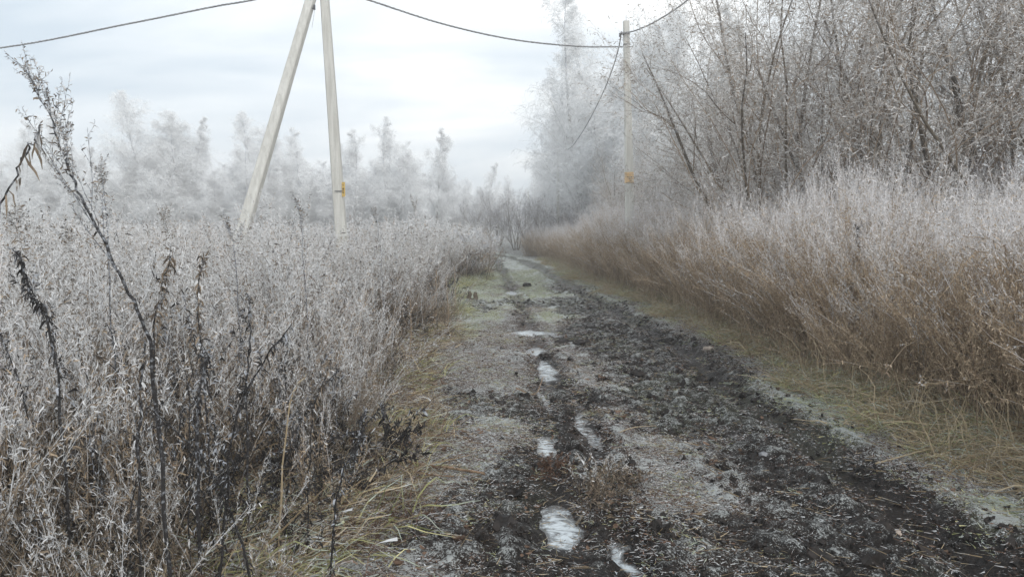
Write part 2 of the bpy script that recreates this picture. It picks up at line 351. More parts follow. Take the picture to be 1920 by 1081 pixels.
# puddles: each a sheet of thin ice lying in its dip of the rut
plabel = ['pale iced puddle in the rut nearest the viewer', 'small striped ice puddle beyond the brown twig clump', 'long narrow puddle tapering into the rut mouth', 'pale puddle beside the black mud clods',
          'wide white puddle lying across the track farthest of the near string', 'small puddle sliver right of the black clods', 'far little white puddle on the frosted track', 'narrow icy strip in the right branch of the rut', 'slushy strip at the bottom of the view right of the nearest puddle', 'short wet strip behind the brown twig clump in the right branch', 'thin wet sliver in the rut between the striped puddle and the rut mouth']
for (px_, py_, sx, sy), lb in zip(PUD, plabel):
    n, m_ = 64, 22; th = np.arange(n) * 2 * np.pi / n
    rr_ = 1.6 + .12 * np.sin(3 * th + px_ * 9) + .08 * np.sin(5 * th)
    q = np.linspace(.04, 1, m_)[:, None]
    VX = (np.cos(th) * rr_ * sx)[None] * q; VY = (np.sin(th) * rr_ * sy)[None] * q
    V = np.stack([VX, VY, 0 * VX], -1).reshape(-1, 3); dep_ = WATER_Z - ground(V[:, 0] + px_, V[:, 1] + py_)[0]
    Fq = [[a * n + b, a * n + (b + 1) % n, (a + 1) * n + (b + 1) % n, (a + 1) * n + b] for a in range(m_ - 1) for b in range(n)]
    V = np.concatenate([V, [[0, 0, 0]]]); dep_ = np.append(dep_, dep_[:n].mean()); Fq += [[len(V) - 1, b, (b + 1) % n, (b + 1) % n] for b in range(0)]
    Fq += [[b, (b + 1) % n, (b + 2) % n, len(V) - 1] for b in range(0, n, 2)]
    o = link('puddle', raw_mesh('puddle', V, [f[::-1] if f[3] == len(V) - 1 else f[::-1] for f in Fq], M['ice'], {'depth': dep_}), None, (px_, py_, WATER_Z))
    tag(o, lb, 'puddle', 'iced puddles in the left rut', 'structure')

# ------------------------------------------------------------------ scatter (uncountable growth only)
def scatter(name, variants, pts, rot, scl, idx, label, cat, material):
    n = len(pts)
    me = bpy.data.meshes.new(name); me.vertices.add(n); me.vertices.foreach_set('co', np.asarray(pts, np.float32).ravel())
    a = me.attributes.new('rot', 'FLOAT_VECTOR', 'POINT'); a.data.foreach_set('vector', np.asarray(rot, np.float32).ravel())
    a = me.attributes.new('scl', 'FLOAT_VECTOR', 'POINT'); a.data.foreach_set('vector', np.asarray(scl, np.float32).ravel())
    a = me.attributes.new('idx', 'INT', 'POINT'); a.data.foreach_set('value', np.asarray(idx, np.int32))
    me.materials.append(material)
    o = link(name, me); tag(o, label, cat, kind='stuff')
    g = bpy.data.node_groups.new(name + '_growth', 'GeometryNodeTree')
    g.interface.new_socket('Geometry', in_out='INPUT', socket_type='NodeSocketGeometry')
    g.interface.new_socket('Geometry', in_out='OUTPUT', socket_type='NodeSocketGeometry')
    gi = g.nodes.new('NodeGroupInput'); go = g.nodes.new('NodeGroupOutput')
    jn = g.nodes.new('GeometryNodeJoinGeometry')
    for v in reversed(variants):
        oi = g.nodes.new('GeometryNodeObjectInfo'); oi.inputs['Object'].default_value = v
        gt = g.nodes.new('GeometryNodeGeometryToInstance'); g.links.new(oi.outputs['Geometry'], gt.inputs[0]); g.links.new(gt.outputs[0], jn.inputs[0])
    ip = g.nodes.new('GeometryNodeInstanceOnPoints'); g.links.new(gi.outputs[0], ip.inputs['Points']); g.links.new(jn.outputs[0], ip.inputs['Instance'])
    ip.inputs['Pick Instance'].default_value = True
    for nm, ty, sk in (('rot', 'FLOAT_VECTOR', 'Rotation'), ('scl', 'FLOAT_VECTOR', 'Scale'), ('idx', 'INT', 'Instance Index')):
        na = g.nodes.new('GeometryNodeInputNamedAttribute'); na.data_type = ty; na.inputs['Name'].default_value = nm
        s_ = [q for q in na.outputs if q.enabled and q.name == 'Attribute'][0]; g.links.new(s_, ip.inputs[sk])
    g.links.new(ip.outputs[0], go.inputs[0])
    md = o.modifiers.new('growth', 'NODES'); md.node_group = g
    return o
def src(name, mb, material):
    o = bpy.data.objects.new(name, mb.mesh(name, material)); return o      # never linked to the scene
def place(rng, n, x0, x1, y0, y1, keep, smin=.8, smax=1.2, tilt=.1, power=1.):
    out = []
    x = rng.uniform(x0, x1, n); y = y0 + (y1 - y0) * rng.uniform(0, 1, n) ** power
    k = keep(x, y) > rng.uniform(0, 1, n); x, y = x[k], y[k]
    z = gz(x, y); m = len(x)
    rot = np.stack([rng.normal(size=m) * tilt, rng.normal(size=m) * tilt, rng.uniform(0, 6.28, m)], 1)
    s = rng.uniform(smin, smax, m); scl = np.stack([s, s, s * rng.uniform(.85, 1.15, m)], 1)
    return np.stack([x, y, z - .01], 1), rot, scl

def curls(mb, rng, P, n, t0, L, w_, droop, frost, K=4, dark=.35, t1=1., zh=None, ang=1.0, nf=.25):
    """small withered leaves and seed tufts along the stems"""
    Q, q, t = grow(P, np.full(P.shape[:2], .001), rng, n, t0, t1, ang, L, K, up=droop, wob=.45 if ang > .7 else .22)
    M_ = len(Q); prof = np.array([.35, 1., .8, .15]) if K == 4 else np.linspace(1, .3, K)
    wd = w_ * rng.uniform(.5, 1.3, (M_, 1)) * prof[None]
    f = np.clip(frost(Q[:, 0, 2] / zh if zh else t) + rng.normal(size=M_) * nf, -.3, 1.2)
    f = np.where(rng.uniform(size=M_) < dark, np.minimum(f * .35, .2), f)
    mb.tubes(Q, wd, 2, f, rng.uniform(size=M_), rng)

def weed(rng, n, h, spread=.16, side=14, leaf=7, fr=(.15, 1.), r=.0026, bend=.25, dark=.35, tuft=.034, lw=.0026, low=.47, lean=(0, 0)):
    """a clump of dead flower stalks: stems, upright side sprays and curled leaves"""
    mb = MB(); K = 9
    b0 = np.concatenate([rng.normal(size=(n, 2)) * spread, np.zeros((n, 1))], 1)
    hh = h * rng.uniform(.6, 1.12, n)
    d = nrm(np.concatenate([rng.normal(size=(n, 2)) * bend * .5 + np.array(lean), np.ones((n, 1))], 1)); P = np.empty((n, K, 3)); P[:, 0] = b0
    drift = rng.normal(size=(n, 3)) * [bend * .16, bend * .16, 0]
    for k in range(1, K):
        d = nrm(d + drift + rng.normal(size=(n, 3)) * .045); P[:, k] = P[:, k - 1] + d * hh[:, None] / (K - 1)
    tt = np.linspace(0, 1, K); rad = r * rng.uniform(.7, 1.5, (n, 1)) * np.linspace(1, .4, K)[None]
    F_ = lambda t: fr[0] + (fr[1] - fr[0]) * sm(low - .05, low + .32, t)
    mb.tubes(P, rad, 3, np.broadcast_to(F_(tt), (n, K)) - .12, rng.uniform(size=n), rng)
    Q, q, t = grow(P, rad, rng, side, .36, .98, .42, h * .2, 5, up=.5, wob=.12, rr=.5, prof=lambda t: 1.25 - .7 * t, rmin=.0009)
    mb.tubes(Q, q, 2, F_(Q[:, 0, 2] / h), rng.uniform(size=len(Q)), rng)
    curls(mb, rng, Q, leaf + 2, .1, tuft, lw * .85, .1, F_, dark=dark * .55, zh=h, ang=.5, nf=.18)
    curls(mb, rng, Q, 2, .1, tuft, lw * 1.3, -1.5, F_, dark=dark * 1.5, zh=h)
    curls(mb, rng, P, 11, .2, tuft * 1.6, lw * 1.5, -1.6, F_, dark=dark + .15, zh=h)
    return mb
def blades(rng, n, h, spread, w_, fr=(.2, .9), droop=-1.2, K=6, tilt=.5, side3=False):
    mb = MB(); b0 = np.concatenate([rng.normal(size=(n, 2)) * spread, np.zeros((n, 1))], 1)
    d = nrm(np.concatenate([rng.normal(size=(n, 2)) * tilt, np.ones((n, 1))], 1)); hh = h * rng.uniform(.35, 1.15, (n, 1)); P = np.empty((n, K, 3)); P[:, 0] = b0
    for k in range(1, K):
        d = nrm(d + np.array([0, 0, droop / K]) * rng.uniform(.2, 1.6, (n, 1)) + rng.normal(size=(n, 3)) * .14); P[:, k] = P[:, k - 1] + d * hh / (K - 1)
    P[..., 2] = np.maximum(P[..., 2], .004)
    mb.tubes(P, w_ * rng.uniform(.5, 1.4, (n, 1)) * np.linspace(1, .25, K)[None], 2, (fr[0] + (fr[1] - fr[0]) * np.linspace(0, 1, K))[None] + rng.normal(size=(n, 1)) * .22, rng.uniform(size=n), rng)
    return mb

rng = np.random.default_rng(7)
# --- left side: near, tangled, grey and tall
VL = [src('stalk_clump', weed(rng, 9, 1.5, side=13, leaf=7), M['weed']), src('stalk_clump', weed(rng, 8, 1.35, side=16, leaf=6, bend=.5, dark=.45), M['weed']),
      src('stalk_clump', weed(rng, 11, 1.2, side=9, leaf=5, bend=.35, fr=(.0, .9), dark=.5, lw=.004, tuft=.05), M['weed']),
      src('stalk_clump', weed(rng, 7, 1.62, side=10, leaf=8, bend=.28, fr=(.2, 1.05)), M['weed']),
      src('stalk_clump', weed(rng, 10, 1.15, side=8, leaf=6, bend=.45, fr=(-.2, .55), dark=.7, lw=.005, tuft=.05), M['weed_dark']),
      src('stalk_clump', weed(rng, 10, 1.4, side=9, leaf=5, fr=(-.1, .85)), M['weed_brown']),
      src('stalk_clump', blades(rng, 55, 1.0, .16, .0028, (.0, .8), tilt=.35), M['straw'])]
def keepL(x, y):
    e_ = itp(y, edgeL) - x + (fbm(x * 1.3, y * 1.3, 2, 91) - .5) * .5
    d = sm(-.05, .25, e_) * (1 - .5 * (1 - sm(2.6, 4.2, y)))
    return d * (np.abs(x) < .74 * y + 1.2)
P_, r_, s_ = place(rng, 9000, -20, -.7, 2.35, 25, keepL, .72, 1.08, .09, 1.35)
edge = sm(0, .9, itp(P_[:, 1], edgeL) - P_[:, 0]); s_ *= (.55 + .45 * edge)[:, None]
s_ *= (.80 + .20 * sm(3., 5.5, P_[:, 1]))[:, None]
s_ *= (.64 + .66 * fbm(P_[:, 0] * 1.4, P_[:, 1] * 1.1, 2, 5))[:, None]; s_[rng.uniform(size=len(s_)) < .05] *= 1.16
print('left', len(P_))
ix = rng.choice(7, len(P_), p=[.19, .16, .15, .17, .10, .13, .10])
dk_ = (np.hypot((P_[:, 0] + 1.55) / .55, (P_[:, 1] - 3.25) / .6) < 1) & (rng.uniform(size=len(P_)) < .36); ix[dk_] = 4
scatter('frosted_weeds', VL, P_, r_, s_, ix, 'tangled tall grey weeds under hoar frost filling the left side of the track', 'weeds', M['weed'])
def keepF(x, y): return sm(0, .5, itp(y, edgeL) - x) * (np.abs(x) < .74 * y + 3)
P_, r_, s_ = place(rng, 9000, -60, -1.5, 24.5, 78, keepF, .85, 1.25, .08)
s_ *= np.array([1.6, 1.6, 1.])[None] * (.72 + .5 * fbm(P_[:, 0] * .6, P_[:, 1] * .35, 2, 6))[:, None]
ix = rng.choice(4, len(P_))
VF = [src('field_clump', weed(rng, 9, 1.45, spread=.3, side=9, leaf=4, r=.004, lw=.006, tuft=.07, fr=(.1, 1.1), dark=.2), M['weed']) for _ in range(3)] + [src('field_clump', weed(rng, 9, 1.35, spread=.3, side=9, leaf=4, r=.004, lw=.006, tuft=.07, fr=(-.1, .9), dark=.3), M['weed_brown'])]
scatter('frosted_field', VF, P_, r_, s_, ix, 'white frosted field of dead weeds stretching to the far treeline', 'weeds', M['weed'])
# --- right side: brown below, lilac frost on the tops
VR = [src('brown_clump', weed(rng, 11, 1.75, side=16, leaf=7, fr=(-.5, .98), low=.60, dark=.2, bend=.3, tuft=.04), M['weed_brown']), src('brown_clump', weed(rng, 12, 1.6, side=18, leaf=6, fr=(-.5, .92), low=.58, bend=.4, dark=.25), M['weed_brown']),
      src('brown_clump', weed(rng, 10, 1.85, side=15, leaf=8, fr=(-.4, 1.02), low=.62, bend=.22, dark=.15), M['weed_brown']),
      src('brown_clump', weed(rng, 9, 1.3, side=10, leaf=5, fr=(-.4, .7), low=.4, bend=.6, dark=.4), M['weed_brown']),
      src('brown_clump', weed(rng, 9, 1.5, side=12, leaf=6, fr=(-.2, .9), low=.4, bend=.35, dark=.5), M['weed'])]
def keepR(x, y):
    e_ = x - itp(y, edgeR) + (fbm(x * 1.3, y * 1.3, 2, 93) - .5) * .5
    return sm(-.05, .3, e_) * (x < .74 * y + 1.5) * (x < 13)
P_, r_, s_ = place(rng, 14500, .2, 14, 3.6, 46, keepR, .82, 1.1, .10, 1.15)
edge = sm(0, .7, P_[:, 0] - itp(P_[:, 1], edgeR)); s_ *= (.78 + .22 * edge)[:, None]; s_ *= (1 + .16 * sm(11, 15, P_[:, 1]) * (1 - sm(24, 30, P_[:, 1])))[:, None]
s_ *= (.80 + .48 * fbm(P_[:, 0] * 1.3, P_[:, 1] * .4, 2, 15))[:, None] * (1 - .12 * sm(24, 40, P_[:, 1]))[:, None]
print('right', len(P_))
ix = rng.choice(5, len(P_), p=[.27, .25, .25, .13, .10])
scatter('brown_weeds', VR, P_, r_, s_, ix, 'dense brown weeds with lilac white frosted tops along the right side of the track', 'weeds', M['weed_brown'])
# --- grass and straw along both verges
VG = [src('grass_tuft', blades(rng, 52, .40, .08, .0032, (-.3, .8), droop=-2.2, tilt=.9), M['green']), src('grass_tuft', blades(rng, 50, .52, .10, .003, (-.5, .55), droop=-2.6, tilt=1.1), M['straw']),
      src('grass_tuft', blades(rng, 45, .22, .06, .0024, (.1, 1.), droop=-2., tilt=.9), M['green'])]
def keepG(x, y):
    a = x - itp(y, edgeR); n_ = fbm(x * .7, y * .7, 2, 23)
    return sm(-.6, -.2, a + (n_ - .5) * .9) * (1 - sm(.4, 1.0, a)) * (x < .74 * y + 1) * (.35 + .65 * sm(.4, .55, n_))
P_, r_, s_ = place(rng, 16000, .3, 5, 4, 40, keepG, .5, 1.15, .25, 1.5)
scatter('verge_grass', VG, P_, r_, s_, rng.choice(3, len(P_), p=[.27, .52, .21]), 'yellow green matted grass along the foot of the brown right hand weeds', 'grass', M['green'])
def keepS(x, y):
    a = itp(y, edgeL) - x; n_ = fbm(x * .8, y * .8, 2, 29)
    return sm(-.45, -.1, a + (n_ - .5) * .6) * (1 - sm(.3, 1.0, a)) * (.3 + .7 * sm(.4, .55, n_))
P_, r_, s_ = place(rng, 9000, -3.5, -.4, 2.6, 30, keepS, .5, 1.3, .25, 1.4)
VS = [src('straw_tuft', blades(rng, 50, .45, .07, .0022, (-.6, .45), droop=-2.0, tilt=.8), M['straw']), src('straw_tuft', blades(rng, 45, .32, .08, .0022, (-.2, .7), droop=-2.2, tilt=.9), M['litter']), VG[0]]
gp = sm(13, 15, P_[:, 1]) * (1 - sm(23, 26, P_[:, 1]))
ix = np.where(rng.uniform(size=len(P_)) < .12 + .6 * gp, 2, rng.choice(2, len(P_), p=[.28, .72]))
scatter('straw_verge', VS, P_, r_, s_, ix, 'fallen straw and pale grass at the foot of the left hand weeds', 'grass', M['straw'])
def keepH(x, y): h, rd, md, g_, rt = ground(x, y, False); return (rd > .2) * (rt < .25) * (1 - .8 * md)
P_, r_, s_ = place(rng, 7000, -6, 4, 19, 66, keepH, .25, .6, .25)
s_[:, :2] *= 1.5
VH = [src('pale_tuft', blades(rng, 45, .22, .07, .003, (.25, 1.1), droop=-2., tilt=.9), M['green']), src('pale_tuft', blades(rng, 45, .2, .07, .003, (.0, .9), droop=-2., tilt=1.1), M['litter'])]
scatter('track_grass', VH, P_, r_, s_, rng.choice(2, len(P_)), 'short frosted grass growing over the far part of the track', 'grass', M['green'])
# --- low growth and litter inside the weed bands and on the track
VT = [src('litter_patch', blades(rng, 46, .06, .075, .0019, (-.1, .95), droop=-3, tilt=1.6, K=4), M['litter']), src('litter_patch', blades(rng, 40, .04, .07, .0022, (.4, 1.), droop=-2, tilt=1.5, K=4), M['litter']),
      src('litter_patch', blades(rng, 44, .045, .07, .0019, (.3, 1.), droop=-2, tilt=1.3, K=4), M['green']), src('litter_patch', blades(rng, 14, .16, .09, .0018, (-.2, .6), droop=-4, tilt=2.4, K=5), M['straw'])]
def keepT(x, y):
    h, rd, md, g_, rt = ground(x, y, False)
    e_ = 1 - .85 * rt
    for px_, py_, sx, sy in PUD: e_ *= 1 - np.exp(-(((x - px_) / sx) ** 2 + ((y - py_) / sy) ** 2) * 1.1)
    return (rd > .1) * (1 - .72 * md) * np.clip(e_ * 1.3 - .1, 0, 1) * (.45 + .55 * sm(.4, .6, fbm(x * 1.5, y * 1.2, 3, 77))) * (x < .74 * y + .5) * (x > -.74 * y - .5)
P_, r_, s_ = place(rng, 70000, -2.2, 4.2, 2.2, 30, keepT, .45, 1.25, .15, 1.7)
g_ = ground(P_[:, 0], P_[:, 1], False)[3]; P_[:, 2] += .018
ix = np.where(rng.uniform(size=len(P_)) < .08 + .75 * g_, 2, rng.choice([0, 1, 3], len(P_), p=[.50, .30, .20]))
print('litter', len(P_))
scatter('frosted_litter', VT, P_, r_, s_, ix, 'short frosted grass blades and plant litter trodden into the track', 'plant litter', M['litter'])
def keepU(x, y): return sm(0, .3, itp(y, edgeL) - x) * (x > -.76 * y - .5)
P_, r_, s_ = place(rng, 15000, -9, -.8, 2.2, 12, keepU, 1.4, 3.6, .2, 1.5)
ix = rng.choice([0, 1, 2, 3], len(P_), p=[.35, .35, .12, .18])
scatter('weed_litter', VT, P_, r_, s_, ix, 'frosted low grass and fallen stalks on the ground between the left hand stems', 'plant litter', M['litter'])

# --- loose leaves and mud crumbs
def leaf_mesh(rng, L=.045):
    mb = MB(); n = 5
    t = np.linspace(0, 1, n); wv = L * .33 * np.sin(np.pi * (t * .9 + .05))
    for _ in range(3):
        o = rng.normal(size=3) * [.05, .05, 0]; a = rng.uniform(0, 6.28); c, s = math.cos(a), math.sin(a); cu = rng.uniform(.2, .9)
        V = []
        for k in range(n):
            zz = L * cu * (t[k] - .5) ** 2 * 2
            for q in (-1, 0, 1):
                u, v = t[k] * L, q * wv[k]; V.append([u * c - v * s + o[0], u * s + v * c + o[1], zz + (abs(q) * wv[k] * cu) + .002])
        Fq = [[k * 3 + q, k * 3 + q + 1, k * 3 + q + 4, k * 3 + q + 3] for k in range(n - 1) for q in (0, 1)]
        mb.raw(V, Fq, rng.uniform(-.4, .3), rng.uniform())
    return mb
VLf = [src('leaf_cluster', leaf_mesh(rng, l), M['dead_leaf']) for l in (.04, .055, .07)]
def keepW(x, y): return (ground(x, y, False)[1] > .05) * (.25 + .75 * sm(.3, -.8, x)) * (x < 4)
P_, r_, s_ = place(rng, 750, -1.8, 3.8, 2.3, 12, keepW, .5, 1.1, .3, 1.5); P_[:, 2] += .03
scatter('fallen_leaves', VLf, P_, r_, s_, rng.choice(3, len(P_)), 'scattered rust brown dead leaves on the track', 'dead leaves', M['dead_leaf'])
def lump(rng, r, seg=10, flat=.7, rough=.35):
    th = np.linspace(0, np.pi, seg // 2 + 2)[1:-1]; ph = np.arange(seg) * 2 * np.pi / seg
    V = [[0, 0, 1]] + [[math.sin(a) * math.cos(b), math.sin(a) * math.sin(b), math.cos(a)] for a in th for b in ph] + [[0, 0, -1]]
    V = np.array(V); k = 1 + rough * (rng.uniform(size=len(V)) - .5) * 2; s0 = rng.normal(size=3) * 3
    k += rough * np.sin(V @ (rng.normal(size=3) * 3) + s0[0])[:] * .5
    V = V * k[:, None] * r * np.array([1, rng.uniform(.6, 1), flat]); nr = len(th); F_ = []
    for j in range(seg): F_.append([0, 1 + j, 1 + (j + 1) % seg, 0])
    for i in range(nr - 1):
        for j in range(seg):
            F_.append([1 + i * seg + j, 1 + (i + 1) * seg + j, 1 + (i + 1) * seg + (j + 1) % seg, 1 + i * seg + (j + 1) % seg])
    b = 1 + nr * seg
    for j in range(seg): F_.append([b - seg + j, b, b, b - seg + (j + 1) % seg])
    return V, F_
def poly_mesh(name, V, F_, mt, smooth=False):
    me = bpy.data.meshes.new(name); me.from_pydata([tuple(v) for v in V], [], [tuple(dict.fromkeys(f)) for f in F_]); me.materials.append(mt)
    for p in me.polygons: p.use_smooth = smooth
    return me
VC = [bpy.data.objects.new('mud_crumb', poly_mesh('mud_crumb', *lump(rng, .022, 9, .8, .5), M['black_mud'])) for _ in range(4)]
def keepC(x, y): h, rd, md, g_, rt = ground(x, y, False); return md * rd * (1 - .6 * rt) * (.25 + .75 * sm(.45, .6, fbm(x * 2, y * 2, 2, 66)))
P_, r_, s_ = place(rng, 26000, -.9, 3.4, 2.2, 22, keepC, .25, 1.3, 1.2, 1.6); s_ *= (1 + 1.1 * (rng.uniform(size=len(s_)) < .06))[:, None]; P_[:, 2] += .020
k = np.ones(len(P_), bool)
for px_, py_, sx, sy in PUD: k &= (((P_[:, 0] - px_) / sx) ** 2 + ((P_[:, 1] - py_) / sy) ** 2) > 1.3
scatter('mud_crumbs', VC, P_[k], r_[k], s_[k], rng.choice(4, k.sum()), 'black churned mud crumbs along the wheel ruts', 'mud', M['black_mud'])

# ------------------------------------------------------------------ trees
def smooth_curve(pts, n):
    p = np.array(pts, float); p = np.concatenate([[2 * p[0] - p[1]], p, [2 * p[-1] - p[-2]]]); out = []
    for i in range(1, len(p) - 2):
        for t in np.linspace(0, 1, n, endpoint=False):
            out.append(.5 * ((2 * p[i]) + (-p[i - 1] + p[i + 1]) * t + (2 * p[i - 1] - 5 * p[i] + 4 * p[i + 1] - p[i + 2]) * t * t + (-p[i - 1] + 3 * p[i] - 3 * p[i + 1] + p[i + 2]) * t ** 3))
    out.append(p[-2]); return np.array(out)
def birch(seed, H=11., width=1., base=.1, conic=.6, stems=1, droop=-.9, dens=1., ang=.62):
    rng = np.random.default_rng(seed); tk, cr = MB(), MB(); K = 14
    P = np.zeros((stems, K, 3)); d = nrm(np.concatenate([rng.normal(size=(stems, 2)) * (.12 if stems > 1 else .03), np.ones((stems, 1))], 1)); P[:, 0, :2] = rng.normal(size=(stems, 2)) * .25 * (stems > 1)
    hh = H * rng.uniform(.72, .95, (stems, 1)); hh[0] = H
    for k in range(1, K): d = nrm(d + rng.normal(size=(stems, 3)) * [.04, .04, 0] + [0, 0, .05]); P[:, k] = P[:, k - 1] + d * hh / (K - 1)
    rad = .0105 * hh * np.linspace(1, .10, K)[None]
    tk.tubes(P, rad, 7, np.broadcast_to(np.linspace(.1, .7, K), (stems, K)), rng.uniform(size=stems), rng)
    lim = lambda n: rng.uniform(.45, 1.35, n)
    pr = lambda t: np.clip(1.10 - t, .02, 1) ** (.5 + .5 * conic) * np.minimum(1, (t - base) * 4 + .5)
    A, a, t = grow(P, rad, rng, int(34 * dens), base, .985, ang, H * .36 * width, 9, up=.55, wob=.085, rr=.4, prof=pr, rmin=.008, spread=.22, skew=1.3)
    LA = np.linalg.norm(A[:, -1] - A[:, 0], axis=1); sc_ = np.clip(LA / (H * .2), .22, 1.5)
    cr.tubes(A, a, 3, np.clip(.5 + 0 * t, 0, 1), rng.uniform(size=len(A)), rng)
    B, b, t = grow(A, a, rng, 14, .15, 1, .6, H * .13, 6, up=.35, wob=.13, rr=.5, rmin=.0050, scale=sc_, prof=lambda t: 1.2 - .7 * t)
    sB = np.clip(np.repeat(sc_, 14), .3, 1)
    cr.tubes(B, b, 2, .8 + 0 * t, rng.uniform(size=len(B)), rng)
    C_, c, t = grow(B, b, rng, 9, .1, 1, .75, H * .048, 5, up=droop * .6, wob=.16, rr=.6, rmin=.0055, scale=sB)
    cr.tubes(C_, c, 2, .85 + 0 * t, rng.uniform(size=len(C_)), rng)
    D, dd, t = grow(C_, c, rng, 5, .1, 1, .8, H * .024, 3, up=droop, wob=.16, rr=.8, rmin=.0052, scale=np.repeat(sB, 9))
    cr.tubes(D, dd, 2, 1. + 0 * t, rng.uniform(size=len(D)), rng)
    return tk.mesh('birch_trunk', M['birch_bark'], True), cr.mesh('birch_crown', M['birch_twig'])
def willow(seed, H=7.5, n=9, fan=.55, lean=(0, 0), twig='willow_twig', fr=.35, leaves=True, n1=10, n2=8, n3=7, wid=1., lean_up=.3):
    rng = np.random.default_rng(seed); tk, cr = MB(), MB(); K = 10
    ph = np.arange(n) * 2.399 + rng.uniform(0, 1, n); f_ = fan * rng.uniform(.15, 1.25, n)
    d = nrm(np.stack([np.cos(ph) * f_ + lean[0], np.sin(ph) * f_ + lean[1], np.ones(n)], 1)); P = np.empty((n, K, 3)); P[:, 0] = np.stack([np.cos(ph) * .14, np.sin(ph) * .14, np.zeros(n)], 1)
    hh = H * rng.uniform(.65, 1.05, (n, 1))
    for k in range(1, K): d = nrm(d + rng.normal(size=(n, 3)) * .11 + [0, 0, lean_up * .06]); P[:, k] = P[:, k - 1] + d * hh / (K - 1)
    rad = H * .0075 * wid * rng.uniform(.5, 1.25, (n, 1)) * np.linspace(1, .2, K)[None]
    tk.tubes(P, rad, 6, np.broadcast_to(np.linspace(.0, .5, K), (n, K)), rng.uniform(size=n), rng)
    A, a, t = grow(P, rad, rng, n1, .12, .98, .62, H * .33, 7, up=.35, wob=.15, rr=.5, prof=lambda t: 1.15 - .6 * t, rmin=.004)
    cr.tubes(A, a, 3, .05 + fr * t, rng.uniform(size=len(A)), rng)
    B, b, t = grow(A, a, rng, n2, .1, 1, .72, H * .15, 6, up=.25, wob=.2, rr=.55, rmin=.0028)
    cr.tubes(B, b, 3, fr + .1 + 0 * t, rng.uniform(size=len(B)), rng)
    C_, c, t = grow(B, b, rng, n3, .1, 1, .75, H * .055, 5, up=.1, wob=.24, rr=.7, rmin=.0022)
    f3 = fr + .25 + rng.normal(size=len(C_)) * .2
    cr.tubes(C_, c, 2, f3, rng.uniform(size=len(C_)), rng)
    if leaves:
        D, dd, t = grow(C_, c, rng, 4, .1, 1, .8, .075, 4, up=-.6, wob=.3, rr=1, rmin=.001)
        wd = .0055 * rng.uniform(.4, 1.4, (len(D), 1)) * np.array([.4, 1, .8, .2])[None]
        cr.tubes(D, wd, 2, fr + .2 + rng.normal(size=len(D)) * .35, rng.uniform(size=len(D)), rng)
    else:
        D, dd, t = grow(C_, c, rng, 3, .1, 1, .7, H * .03, 3, up=.1, wob=.2, rr=.8, rmin=.0022)
        cr.tubes(D, dd, 2, fr + .35 + 0 * t, rng.uniform(size=len(D)), rng)
    return tk.mesh('willow_trunk', M['willow_bark'], True), cr.mesh('willow_crown', M[twig])
def put(kind, meshes, x, y, rz, s, label, cat, group=None, sz=1.):
    o = empty(kind, (x, y, float(gz(x, y)) - .05), label, cat, group, rz); o.scale = (s, s, s * sz)
    for nm, me in zip(('trunk', 'crown'), meshes): link(nm, me, o)
    return o
B = [birch(1, 11, .85, stems=2, dens=1.3), birch(2, 11, .62, conic=.8, ang=.5, dens=1.7), birch(3, 11, .85, stems=3, conic=.4, dens=1.2), birch(4, 11, .6, droop=-1.9, conic=.3, dens=1.7), birch(5, 11, .85, conic=1.1, base=.04, droop=-.3, ang=.85, dens=2.), birch(6, 11, .8, stems=3, conic=.6, dens=1.1)]
W = [willow(11, 7.5, 10, .6, (-.25, -.05), fr=.40), willow(12, 7.5, 9, .75, (-.1, 0), fr=.38), willow(13, 8, 8, .4, (0, 0), wid=1.2, fr=.45, n2=7), willow(14, 7.0, 11, .85, (-.3, -.1), fr=.42)]
BU = [willow(21, 3.2, 12, .45, twig='bush_twig', fr=.3, leaves=False, n1=8, n2=6, n3=5), willow(22, 3.2, 14, .7, twig='bush_twig', fr=.2, leaves=False, n1=8, n2=6, n3=4), willow(23, 4.5, 9, .35, twig='birch_twig', fr=.5, leaves=False, n1=10, n2=7, n3=4)]
# treeline beyond the left field (photo x of the trunk, photo y of the top, distance, form)
HZ = lambda top, d: 1.6 + (430 - top) * d / FPX
line = [(28, 232, 72, 0, 'frosted birch at the far left end of the treeline, behind the drooping stalk'),
        (122, 214, 74, 0, 'frosted birch seen behind the tall leaning mugwort plant'),
        (212, 280, 68, 5, 'shorter frosted tree between the leaning mugwort and the tall twin birch'),
        (318, 188, 70, 2, 'tall broad white birch standing highest of the left treeline'),
        (362, 224, 73, 1, 'narrow birch pressed against the right flank of the tallest left birch'),
        (402, 320, 76, 5, 'low hazy tree right of the tallest left birch'),
        (470, 262, 66, 5, 'frosted birch whose crown the leaning pole strut crosses low down'),
        (508, 226, 72, 2, 'broad white birch just right of the leaning pole strut'),
        (552, 246, 75, 0, 'birch midway between the two concrete legs'),
        (602, 285, 68, 5, 'small frosted tree left of the upright concrete leg'),
        (660, 255, 66, 0, 'narrow frosted birch just right of the upright concrete leg'),
        (695, 250, 70, 5, 'second frosted birch right of the upright concrete leg'),
        (742, 228, 64, 0, 'tall slim birch with a bare dark trunk, third right of the upright leg'),
        (782, 275, 70, 0, 'slim birch between the tall slim birch and the isolated weeping one'),
        (820, 243, 56, 3, 'isolated weeping birch with drooping white boughs in mid view'),
        (868, 350, 92, 0, 'low pale tree right of the isolated weeping birch'),
        (912, 305, 104, 4, 'pointed pale tree rising above the end of the track'),
        (955, 335, 110, 0, 'faint pale tree just left of the far poles'),
        (985, 356, 122, 1, 'faintest tree beyond the end of the track')]
